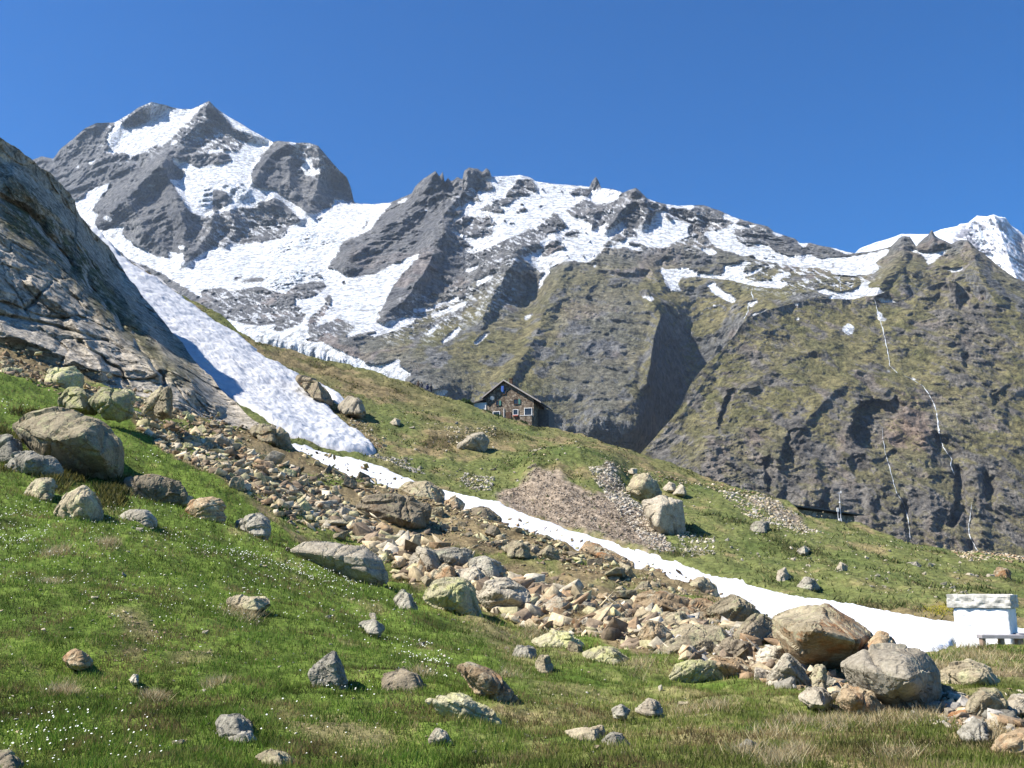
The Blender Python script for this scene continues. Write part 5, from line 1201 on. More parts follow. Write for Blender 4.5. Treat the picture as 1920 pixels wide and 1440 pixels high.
B([(1424, 1116), (1430, 1109), (1442, 1113), (1440, 1120), (1428, 1120)], [], 'd', 'small dark stone lying on the snow strip', surf=M, D=55)

B([(560, 709), (585, 716), (612, 736), (626, 753), (604, 752), (580, 734)], [], 'd', 'dark narrow outcrop between the snow gully and its thin right arm', surf=M, sink=0.3)

# ------------------------------------------------------------------ loose stones
PROTO = []
for i in range(14):
    r_ = np.random.default_rng(100 + i)
    bx_ = np.array([(a, b, c) for a in (-1, 1) for b in (-1, 1) for c in (-1, 1)], float)
    p = bx_ * np.array([0.42, 0.30, 0.14 + 0.12 * r_.random()]) * (0.55 + 0.62 * r_.random((8, 3))) + r_.normal(size=(8, 3)) * 0.035
    p = p[:7 + i % 2]
    me = hull_mesh([Vector(q) for q in p], 0.13, 0.02, 3.7 * i + 1, 0.0, 'stone', 2)
    PROTO.append(me)

def proto_np(me):
    v = np.empty(len(me.vertices) * 3, np.float32); me.vertices.foreach_get('co', v)
    f = np.empty(len(me.loops), np.int32); me.loops.foreach_get('vertex_index', f)
    return v.reshape(-1, 3), f.reshape(-1, 3)

LOW = []
for i in range(10):
    r_ = np.random.default_rng(300 + i)
    bx_ = np.array([(a, b, c) for a in (-1, 1) for b in (-1, 1) for c in (-1, 1)], float)
    p = bx_ * np.array([0.45, 0.34, 0.14 + 0.12 * r_.random()]) * (0.5 + 0.6 * r_.random((8, 3))) + r_.normal(size=(8, 3)) * 0.05
    bm = bmesh.new()
    for q in p: bm.verts.new(q)
    bmesh.ops.convex_hull(bm, input=bm.verts[:])
    bmesh.ops.delete(bm, geom=[v for v in bm.verts if not v.link_faces], context='VERTS')
    bmesh.ops.bevel(bm, geom=bm.edges[:] + bm.verts[:], offset=0.012, segments=1, affect='EDGES', clamp_overlap=True)
    bmesh.ops.triangulate(bm, faces=bm.faces[:])
    me = bpy.data.meshes.new('s'); bm.to_mesh(me); bm.free()
    LOW.append(proto_np(me)); bpy.data.meshes.remove(me)

proto_mat = {}
def stone_mesh(i, m):
    if (i, m) not in proto_mat:
        me = PROTO[i].copy(); me.materials.clear(); me.materials.append(RM[m]); proto_mat[(i, m)] = me
    return proto_mat[(i, m)]

def free_spot(u, v, px, pad=0.35):
    for a, b, w_, h_ in BOULDERS:
        if abs(u - a) < (w_ / 2) * pad * 2 + px * 0.2 and abs(v - b) < (h_ / 2) * pad * 2 + px * 0.2:
            return False
    return True

def scatter(n, fn, surf, sizes, mats, name, label, group, cat='stone', seed=1, flat=1.0):
    r_ = np.random.default_rng(seed); k = 0; tries = 0
    while k < n and tries < n * 60:
        tries += 1
        u, v = fn(r_)
        px = sizes(r_)
        if not free_spot(u, v, px): continue
        x, y, z = surf(np.array([u]), np.array([v]))
        D = float(y[0]); s = px * D / F
        m = mats[int(r_.random() * len(mats))]
        o = bpy.data.objects.new(name, stone_mesh(int(r_.integers(14)), m)); C.objects.link(o)
        o.location = (float(x[0]), D, float(z[0]) + 0.08 * s)
        o.scale = (s, s * (0.8 + 0.4 * r_.random()), s * flat * (0.8 + 0.5 * r_.random()))
        o.rotation_euler = (r_.normal() * 0.35, r_.normal() * 0.35, r_.random() * 6.28)
        tag(o, label, cat, group)
        BOULDERS.append((u, v, px * 0.7, px * 0.5))
        k += 1

def in_poly(poly, jitter=0):
    p = np.array(poly, float)
    def fn(r_):
        while True:
            u = p[:, 0].min() + r_.random() * np.ptp(p[:, 0]); v = p[:, 1].min() + r_.random() * np.ptp(p[:, 1])
            c = False
            for i in range(len(p)):
                x1, y1 = p[i]; x2, y2 = p[(i + 1) % len(p)]
                if (y1 > v) != (y2 > v) and u < (x2 - x1) * (v - y1) / (y2 - y1) + x1: c = not c
            if c: return u, v
    return fn

RUB_LEFT = [(230, 770), (330, 800), (430, 830), (520, 875), (620, 920), (720, 990), (790, 1030), (800, 1080), (740, 1075), (650, 1000), (560, 990), (440, 930), (360, 880), (290, 830)]
RUB_MID = [(660, 990), (760, 1000), (860, 1040), (960, 1090), (1080, 1120), (1190, 1150), (1260, 1170), (1300, 1230), (1200, 1225), (1100, 1195), (1010, 1180), (930, 1150), (880, 1090), (780, 1080), (720, 1050)]
RUB_RIGHT = [(1180, 1110), (1300, 1150), (1420, 1190), (1500, 1230), (1600, 1290), (1760, 1300), (1900, 1340), (1930, 1390), (1840, 1380), (1760, 1330), (1640, 1320), (1500, 1290), (1360, 1265), (1240, 1240)]
RUB_RIM = [(600, 880), (760, 925), (900, 970), (1060, 1025), (1300, 1110), (1290, 1150), (1180, 1110), (1040, 1060), (880, 1010), (720, 950), (600, 910)]
RUB_TOP = [(0, 660), (120, 705), (260, 750), (460, 810), (440, 840), (260, 790), (120, 740), (0, 700)]
lg = lambda a, b: (lambda r_: a * (b / a) ** (r_.random() ** 1.7))
scatter(70, in_poly(RUB_LEFT), surf_near, lg(17, 50), 'ttryp', 'rubble_stone', 'small tan angular stone in the rubble band sloping down from the cliff', 'rubble stones below the cliff', 'stone', 21)
scatter(60, in_poly(RUB_MID), surf_near, lg(22, 66), 'tpprg', 'rubble_stone', 'pale angular stone in the middle of the rubble below the flat olive slab', 'rubble stones in the middle of the band', 'stone', 22)
scatter(70, in_poly(RUB_RIGHT), surf_near, lg(26, 76), 'tprrg', 'rubble_stone', 'brown or pale stone piled around the large boulders at right', 'rubble stones around the large boulders', 'stone', 23)
BIG_R = [(1150, 1075), (1300, 1110), (1480, 1185), (1500, 1250), (1330, 1240), (1180, 1200), (1120, 1150)]
BIG_M = [(560, 930), (700, 985), (820, 1030), (960, 1085), (1120, 1130), (1100, 1180), (960, 1150), (800, 1090), (620, 1005)]
scatter(20, in_poly(BIG_R), surf_near, lg(50, 105), 'trdt', 'rubble_stone', 'large angular slab half buried among the rubble left of the biggest boulder', 'large slabs in the rubble', 'stone', 33, 0.8)
scatter(16, in_poly(BIG_M), surf_near, lg(44, 90), 'tdpt', 'rubble_stone', 'large tan slab half buried in the middle of the rubble band', 'large slabs in the middle rubble', 'stone', 34, 0.8)
scatter(26, in_poly(RUB_RIM), surf_near, lg(18, 46), 'tdd', 'rubble_stone', 'weathered stone half sunk in turf along the rim of the snow strip', 'stones along the snow rim', 'stone', 24)
scatter(20, in_poly(RUB_TOP), surf_near, lg(14, 32), 'ty', 'rubble_stone', 'olive stone strewn at the foot of the rock wall', 'stones at the cliff foot', 'stone', 25)
MEADOW = [(-20, 1010), (500, 1020), (900, 1180), (1300, 1290), (1400, 1420), (-20, 1430)]
scatter(34, in_poly(MEADOW), surf_near, lg(8, 24), 'gpt', 'meadow_stone', 'small stone half hidden in the foreground meadow', 'small stones in the meadow', 'stone', 26, 0.8)
FAR_M = [(1300, 960), (1450, 960), (1600, 1010), (1800, 1060), (1900, 1080), (1790, 1140), (1600, 1110), (1400, 1080), (1290, 1040)]
HUT_S = [(700, 790), (850, 790), (1000, 850), (1100, 870), (1060, 890), (930, 900), (900, 920), (760, 880), (720, 850)]
scatter(48, in_poly(FAR_M), surf_mid, lg(6, 14), 'ppg', 'pale_stone', 'small whitish stone dotting the far meadow', 'pale stones on the far meadow', 'stone', 27, 0.9)
scatter(34, in_poly(HUT_S), surf_mid, lg(6, 14), 'ppt', 'pale_stone', 'small whitish stone on the slope below the stone hut', 'pale stones below the hut', 'stone', 28, 0.9)

def stone_mass(name, label, zones, surf, seed, cat):
    """rubble nobody could count, as one mesh"""
    r_ = np.random.default_rng(seed); VV = []; FF = []; CC = []; off = 0
    for n, poly, a, b, cols, flat in zones:
        f = in_poly(poly)
        uv = np.array([f(r_) for _ in range(n)])
        x, y, z = surf(uv[:, 0], uv[:, 1])
        s = a * (b / a) ** (r_.random(n) ** 2.8) * y / F
        for i in range(n):
            v, fc = LOW[int(r_.integers(10))]
            th = r_.random() * 6.28; c_, s_ = math.cos(th), math.sin(th); t1, t2 = r_.normal(size=2) * 0.35
            R = np.array([[c_, -s_, t1], [s_, c_, t2], [-t1, -t2, 1.0]])
            q = (v * np.array([1, 0.75 + 0.5 * r_.random(), flat * (0.8 + 0.6 * r_.random())])) @ R.T * s[i] + np.array([x[i], y[i], z[i] + 0.1 * s[i]])
            VV.append(q); FF.append(fc + off); off += len(q)
            cc = np.array(cols[int(r_.random() * len(cols))]) * (0.7 + 0.55 * r_.random())
            CC.append(np.broadcast_to(cc, q.shape))
    o = mesh_np(name, np.concatenate(VV), np.concatenate(FF), M_stone, False, {'Col': np.concatenate(CC)})
    tag(o, label, cat, kind='stuff')
    return o

M_stone = terrain_mat('small_stones', [(6.0, 0.6, 0.05)], (0.6, 1.35), 5.0)
TN = (0.44, 0.36, 0.23); YL = (0.42, 0.38, 0.22); RD = (0.31, 0.215, 0.13); PL = (0.50, 0.44, 0.33); GR = (0.42, 0.39, 0.34); DK = (0.22, 0.17, 0.12)
stone_mass('rubble', 'loose tan and reddish rubble filling the band between cliff and boulders', [
    (3000, RUB_LEFT, 5, 30, [TN, TN, RD, YL, PL, DK], 1.0), (2000, RUB_MID, 6, 50, [TN, PL, TN, RD, YL, DK, DK], 1.0), (2000, RUB_RIGHT, 6, 46, [TN, RD, PL, DK, GR], 1.0),
    (900, RUB_RIM, 5, 20, [TN, DK, YL], 0.9), (900, RUB_TOP, 5, 18, [TN, RD, DK], 0.9), (1800, DEBRIS, 4, 16, [TN, RD, DK, YL], 0.9),
    (260, [(1650, 1310), (1800, 1340), (1925, 1290), (1925, 1400), (1700, 1350)], 4, 16, [GR, PL, RD], 0.9),
    (170, [(200, 1150), (300, 1160), (420, 1215), (400, 1245), (210, 1235)], 3, 9, [TN, PL, RD], 0.7), (700, MEADOW, 3, 9, [GR, PL, TN], 0.7)], surf_near, 41, 'rubble')
stone_mass('scree', 'pale gravel and scree on the moraine mound and slope beyond the snow', [
    (4600, [(925, 930), (985, 900), (1010, 892), (1080, 920), (1180, 955), (1230, 990), (1268, 1042), (1240, 1045), (1100, 1002), (1000, 965)], 2, 6, [(0.28, 0.225, 0.17), (0.36, 0.30, 0.235), (0.17, 0.135, 0.10)], 0.8),
    (1700, [(1100, 890), (1150, 885), (1200, 950), (1270, 1040), (1230, 1045), (1180, 990)], 3, 9, [PL, (0.42, 0.38, 0.32), GR], 0.9),
    (1100, [(1340, 925), (1440, 935), (1560, 1000), (1500, 1000), (1400, 965)], 3, 9, [PL, GR, TN], 0.9), (260, [(1270, 1000), (1340, 1010), (1340, 1050), (1280, 1050)], 3, 9, [PL, GR], 0.9),
    (420, [(1100, 876), (1200, 880), (1320, 900), (1460, 935), (1400, 930), (1200, 895)], 2, 8, [PL, TN, RD], 0.9), (380, [(1780, 1030), (1920, 1050), (1925, 1060), (1800, 1045)], 3, 8, [TN, RD, PL], 0.9),
    (300, [(700, 860), (800, 890), (760, 860), (690, 850)], 3, 9, [PL, GR], 0.9), (260, [(870, 880), (930, 890), (920, 920), (860, 900)], 3, 9, [PL, GR], 0.9),
    (200, [(830, 805), (930, 800), (930, 820), (840, 830)], 3, 8, [PL, TN], 0.9), (1300, [(640, 740), (900, 780), (1200, 870), (1900, 1060), (1800, 1150), (1300, 1050), (900, 920), (720, 860)], 2, 5, [PL, GR, TN], 0.8),
    (200, [(620, 750), (690, 790), (740, 860), (690, 830)], 3, 8, [TN, RD, PL], 0.9)], surf_mid, 42, 'scree')

# ------------------------------------------------------------------ grass, flowers, scrub
def blades(name, label, n, fn, surf, hrange, wrange, cols, seed, lean=0.5, kind='stuff', cat='grass', cfun=None, lift=0.0):
    r_ = np.random.default_rng(seed)
    u, v = fn(r_, n)
    x, y, z = surf(u, v)
    n = len(u)
    h = hrange[0] + (hrange[1] - hrange[0]) * r_.random(n) ** 1.5
    w = wrange[0] + (wrange[1] - wrange[0]) * r_.random(n)
    k = np.maximum(1.0, y / 16.0); w = w * k; h = h * np.minimum(k, 1.8)
    a = r_.random(n) * 6.283; b = r_.random(n) * 6.283; l = lean * (0.3 + r_.random(n))
    dx, dy = np.cos(a) * w / 2, np.sin(a) * w / 2
    P = np.empty((n, 3, 3))
    P[:, 0] = np.stack([x - dx, y - dy, z - 0.015 + lift], 1); P[:, 1] = np.stack([x + dx, y + dy, z - 0.015 + lift], 1)
    P[:, 2] = np.stack([x + np.cos(b) * l * h, y + np.sin(b) * l * h, z + h + lift], 1)
    ca = np.array(cols); idx = r_.integers(len(cols), size=n)
    col = ca[idx] * (0.7 + 0.6 * r_.random((n, 1)))
    if cfun is not None: col = cfun(u, v, x, y, col, r_)
    cc = np.repeat(col, 3, 0)
    o = mesh_np(name, P.reshape(-1, 3), np.arange(n * 3).reshape(n, 3), M_grass, False, {'Col': cc})
    tag(o, label, cat, kind=kind)
    return o

def grass_material():
    m, nt, b = new_mat('grass_blades', 0.75, 0.15)
    at = nt.nodes.new('ShaderNodeAttribute'); at.attribute_name = 'Col'
    nt.links.new(at.outputs['Color'], b.inputs['Base Color'])
    tr = nt.nodes.new('ShaderNodeBsdfTranslucent'); nt.links.new(at.outputs['Color'], tr.inputs['Color'])
    ms = nt.nodes.new('ShaderNodeMixShader'); ms.inputs[0].default_value = 0.35
    nt.links.new(b.outputs[0], ms.inputs[1]); nt.links.new(tr.outputs[0], ms.inputs[2])
    nt.links.new(ms.outputs[0], nt.nodes['Material Output'].inputs[0])
    return m
M_grass = grass_material()

debris_f = debris; 
def meadow_uv(r_, n):
    u = r_.random(n) * 2060 - 70
    v = 700 + (1475 - 700) * r_.random(n) ** 0.8
    top = np.interp(u, [p[0] for p in NEAR_SKY], [p[1] for p in NEAR_SKY])
    x, y, z = world_pt(u, v, nearD(u, v))
    p = 1 - 0.93 * smooth(0.35, 0.7, debris(u, v)) * (1 - 0.75 * smooth(0.05, 0.3, fbm(x / 6.0, y / 6.0, 0 * x + 16, 3, 0.5)))
    p = p * (1 - 0.6 * smooth(0.4, 0.9, brownp(u, v)))
    # tussocks: denser and sparser patches
    p = p * (0.35 + 0.9 * smooth(-0.3, 0.3, fbm(x / 0.55, y / 0.55, 0 * x + 3, 3, 0.6)))
    ok = (r_.random(n) < p) & (v > top + 4)
    return u[ok], v[ok]

def meadow_col(u, v, x, y, col, r_):
    d = dry(u, v)
    n1 = fbm(x / 2.4, y / 2.4, 0 * x, 4, 0.6); n2 = fbm(x / 0.45, y / 0.45, 0 * x + 6, 3, 0.65)
    straw = np.array([(0.38, 0.32, 0.15)]) * (0.7 + 0.5 * r_.random((len(u), 1)))
    lime = np.array([(0.20, 0.24, 0.05)]) * (0.7 + 0.5 * r_.random((len(u), 1)))
    yel = smooth(750, 1150, u) * smooth(1210, 1320, v)
    t = np.clip(yel * 0.8 + 0.3 * smooth(0.1, 0.4, n1), 0, 1)[:, None]
    c = col * (1 - t) + lime * t
    t = (r_.random(len(u)) < np.clip(0.8 * d * smooth(-0.3, 0.35, n1 + 0.6 * n2) + 0.45 * smooth(0.22, 0.45, n1 + 0.4 * n2), 0, 0.9))[:, None]
    c = np.where(t, straw, c)
    dark = smooth(0.02, 0.35, fbm(x / 0.8 + 8, y / 0.8, 0 * x, 4, 0.65))[:, None]
    bro = smooth(-0.02, 0.25, fbm(x / 1.5 + 28, y / 1.1, 0 * x, 4, 0.65))[:, None] * (r_.random((len(u), 1)) < 0.75)
    c = c * 0.86
    c = c * (1 - bro) + bro * np.array([(0.22, 0.165, 0.075)])
    tone = smooth(-0.35, 0.35, fbm(x / 4.0 + 3, y / 3.0, 0 * x + 44, 3, 0.6))[:, None]
    return c * (1 - 0.6 * dark) * (0.72 + 0.5 * tone)

blades('grass', 'short green alpine turf covering the foreground meadow', 520000, meadow_uv, surf_near, (0.03, 0.10), (0.008, 0.018), [(0.13, 0.24, 0.030), (0.09, 0.17, 0.022), (0.19, 0.27, 0.045), (0.18, 0.19, 0.055)], 51, 0.7, cfun=meadow_col)

def tufts_uv(cent, rad):
    def f(r_, n):
        c = cent[r_.integers(len(cent), size=n)]
        return c[:, 0] + r_.normal(size=n) * rad * c[:, 2], c[:, 1] + r_.normal(size=n) * rad * 0.35 * c[:, 2]
    return f
tc_ = np.array([(1450, 1425, 1.5), (1470, 1430, 1.2), (1690, 1420, 1.6), (1500, 1412, 1), (1400, 1410, 1.2), (1350, 1330, 1.1), (1290, 1330, 1.0), (1640, 1350, 1.6), (1580, 1345, 1.4), (1560, 1360, 1.4), (1500, 1355, 1.2), (1660, 1335, 1.0), (1740, 1330, 1), (1450, 1375, 1.5), (1720, 1350, 1.3), (1860, 1385, 1.2),
                (230, 925, 0.9), (90, 1100, 0.8), (115, 1290, 0.9), (130, 1292, 0.9), (405, 1282, 0.9), (105, 1040, 0.9), (200, 1040, 0.8), (290, 1305, 0.7), (450, 1140, 1.0), (470, 1150, 0.9), (760, 1020, 1.2), (800, 1035, 1.2), (1085, 1165, 1.2), (1120, 1170, 1.3), (1160, 1180, 1.2), (790, 1270, 0.9), (950, 1270, 1.1), (1000, 1190, 1.0), (640, 1040, .8), (1200, 1260, 1.2), (1850, 1240, 2.2), (1780, 1250, 2.0), (1900, 1255, 2), (1820, 1232, 2)])
blades('dry_grass', 'straw-coloured dry grass tufts between stones and turf', 20000, tufts_uv(tc_, 15), surf_near, (0.04, 0.15), (0.006, 0.013), [(0.46, 0.38, 0.22), (0.34, 0.25, 0.13), (0.52, 0.45, 0.28)], 52, 1.1, cat='dry grass')

def scrub_uv(r_, n):
    u = r_.random(n) * 300 - 20; v = 780 + r_.random(n) * 180
    x, y, z = world_pt(u, v, nearD(u, v))
    m = samp(scrub_m, u, v) * smooth(-0.15, 0.15, fbm(x / 1.2, y / 1.2, 0 * x, 3))
    ok = r_.random(n) < m
    return u[ok], v[ok]
scrub_m = blur(raster([(1, [(60, 830), (130, 868), (200, 885), (240, 900), (235, 960), (190, 965), (180, 915), (140, 900), (100, 930), (60, 890), (0, 880), (-20, 900), (-20, 800), (30, 835)]), (1, [(100, 745), (140, 780), (60, 790), (-20, 770), (-20, 700), (40, 720)])]), 3)
blades('scrub', 'dark low juniper-like scrub around the huge boulder', 60000, scrub_uv, surf_near, (0.05, 0.20), (0.02, 0.045), [(0.045, 0.055, 0.015), (0.10, 0.10, 0.03), (0.16, 0.14, 0.04)], 53, 0.8, cat='scrub')

def mid_uv(r_, n):
    u = 230 + r_.random(n) * 1720; v = 490 + r_.random(n) * 700
    top = np.interp(u, [p[0] for p in MID_SKY], [p[1] for p in MID_SKY])
    x, y, z = world_pt(u, v, midD(u, v))
    d = fbm(x / 4.5 + 5, y / 7.5, 0 * x, 4, 0.6)
    p = (0.1 + 0.9 * smooth(0.0, 0.3, d)) * (1 - smooth(0.3, 0.6, strip_m(u, v))) * (1 - smooth(0.3, 0.5, gully_m(u, v))) * (1 - 0.92 * gravel(u, v)) * (v > top + 1)
    ok = r_.random(n) < p
    return u[ok], v[ok]
def mid_colb(u, v, x, y, col, r_):
    b = midbrown(u, v)[:, None]
    return col * (1 - 0.6 * b) + 0.6 * b * np.array([(0.17, 0.14, 0.06)])
blades('heath', 'tussocky grass and low heath on the slope beyond the snow', 230000, mid_uv, surf_mid, (0.06, 0.20), (0.014, 0.034), [(0.075, 0.11, 0.03), (0.14, 0.16, 0.05), (0.21, 0.19, 0.08), (0.05, 0.065, 0.02)], 54, 1.0, cat='heath', cfun=mid_colb)

# white flowers: small flat heads facing the light
def flowers():
    r_ = np.random.default_rng(61)
    cl = [(40, 1020, 70, 26, 260), (0, 1000, 50, 20, 160), (300, 1010, 220, 40, 420), (440, 1030, 60, 22, 200), (520, 1060, 70, 25, 220), (600, 1075, 60, 22, 240), (650, 1095, 40, 16, 120), (500, 1100, 150, 40, 260), (780, 1230, 50, 22, 110), (820, 1255, 36, 20, 90), (150, 1080, 150, 60, 260), (100, 1370, 90, 50, 90), (60, 1410, 80, 40, 80),
          (200, 1400, 120, 40, 70), (640, 1300, 60, 16, 40), (700, 1150, 70, 40, 110), (240, 960, 120, 30, 160), (60, 960, 80, 20, 130), (400, 1150, 250, 90, 160), (560, 1380, 120, 50, 40), (10, 770, 50, 14, 60), (270, 870, 50, 20, 50)]
    u = np.concatenate([c[0] + r_.normal(size=c[4]) * c[2] * 0.6 for c in cl]); v = np.concatenate([c[1] + r_.normal(size=c[4]) * c[3] * 0.6 for c in cl])
    ok = (debris(u, v) < 0.4) & (r_.random(len(u)) < 0.5); u, v = u[ok], v[ok]
    x, y, z = surf_near(u, v)
    n = len(u); s = (0.006 + 0.006 * r_.random(n)) * np.maximum(1, y / 17.0)
    z = z + 0.05 + 0.05 * r_.random(n)
    nrm = np.stack([-0.35 + 0.4 * r_.normal(size=n), -0.5 + 0.3 * r_.normal(size=n), np.ones(n)], 1); nrm /= np.linalg.norm(nrm, axis=1)[:, None]
    t = np.cross(nrm, np.array([0, 1.0, 0.2])); t /= np.linalg.norm(t, axis=1)[:, None]; b = np.cross(nrm, t)
    VV = []; c = np.stack([x, y, z], 1)
    for k in range(6):
        a = k * math.pi / 3
        VV.append(c + (t * math.cos(a) + b * math.sin(a)) * s[:, None])
    VV.append(c + nrm * s[:, None] * 0.5)
    P = np.stack(VV, 1).reshape(-1, 3)
    base = np.arange(n)[:, None] * 7
    Fc = np.concatenate([np.stack([base[:, 0] + k, base[:, 0] + (k + 1) % 6, base[:, 0] + 6], 1) for k in range(6)])
    o = mesh_np('flowers', P, Fc, M_petal)
    tag(o, 'tiny white flower heads sprinkled over the green turf', 'flowers', kind='stuff')
M_petal = plain_mat('white_petals', (0.82, 0.83, 0.76), 0.7, 0.1, 0.06, 30)
flowers()

# yellow moss patch by the end of the snow
def yel_uv(r_, n):
    return 1762 + r_.normal(size=n) * 17, 1147 + r_.normal(size=n) * 3.5
blades('moss', 'bright yellow mossy patch at the edge of the snow strip', 1300, yel_uv, surf_mid, (0.01, 0.03), (0.015, 0.03), [(0.42, 0.40, 0.04), (0.42, 0.34, 0.06)], 55, 0.9, cat='moss')

# ------------------------------------------------------------------ stone hut
def stone_wall_mat(name, a, b_, c, scale):
    m, nt, b = new_mat(name, 0.9, 0.15)
    tc = nt.nodes.new('ShaderNodeTexCoord')
    v = nt.nodes.new('ShaderNodeTexVoronoi'); v.inputs['Scale'].default_value = scale
    nt.links.new(tc.outputs['Object'], v.inputs['Vector'])
    sep = nt.nodes.new('ShaderNodeSeparateColor'); nt.links.new(v.outputs['Color'], sep.inputs[0])
    r = ramp(nt, sep.outputs[0], [(0.0, a), (0.45, b_), (0.75, c), (1.0, a)])
    e = nt.nodes.new('ShaderNodeTexVoronoi'); e.feature = 'DISTANCE_TO_EDGE'; e.inputs['Scale'].default_value = scale
    nt.links.new(tc.outputs['Object'], e.inputs['Vector'])
    j = ramp(nt, e.outputs['Distance'], [(0.0, 0.45), (0.08, 1.0)])
    nt.links.new(mixc(nt, 1.0, r.outputs[0], j.outputs[0], 'MULTIPLY'), b.inputs['Base Color'])
    bp = nt.nodes.new('ShaderNodeBump'); bp.inputs['Distance'].default_value = 0.06
    nt.links.new(j.outputs[0], bp.inputs['Height']); nt.links.new(bp.outputs[0], b.inputs['Normal'])
    return m
M_wall = stone_wall_mat('hut_stone', (0.13, 0.095, 0.07), (0.24, 0.19, 0.14), (0.36, 0.30, 0.23), 3.2)
M_wall2 = stone_wall_mat('dry_stone', (0.16, 0.13, 0.10), (0.28, 0.24, 0.20), (0.40, 0.36, 0.30), 2.2)
M_roof = plain_mat('slate_roof', (0.13, 0.11, 0.10), 0.7, 0.3, 0.35, 3.0, 0.02)
M_fascia = plain_mat('grey_wood', (0.40, 0.36, 0.33), 0.8, 0.2, 0.2, 3.0)
M_darkw = plain_mat('dark_wood', (0.10, 0.06, 0.04), 0.8, 0.2, 0.3, 3.0)
M_white = plain_mat('white_paint', (0.78, 0.77, 0.74), 0.6, 0.3, 0.06, 2.0)
M_glass = plain_mat('dark_glass', (0.03, 0.035, 0.04), 0.12, 0.6, 0.2, 2.0)
M_green = plain_mat('green_shutter', (0.07, 0.20, 0.16), 0.6, 0.3, 0.2, 2.0)
M_blue = plain_mat('blue_cloth', (0.12, 0.22, 0.62), 0.8, 0.2, 0.2, 2.0)
M_red = plain_mat('red_flowers', (0.40, 0.12, 0.09), 0.7, 0.2, 0.3, 8.0)
M_metal = plain_mat('grey_metal', (0.5, 0.5, 0.52), 0.4, 0.5, 0.15, 2.0)

def part(name, parent, mat, build, smooth_=False):
    bm = bmesh.new(); build(bm)
    return bm_obj(name, bm, mat, parent, smooth_)

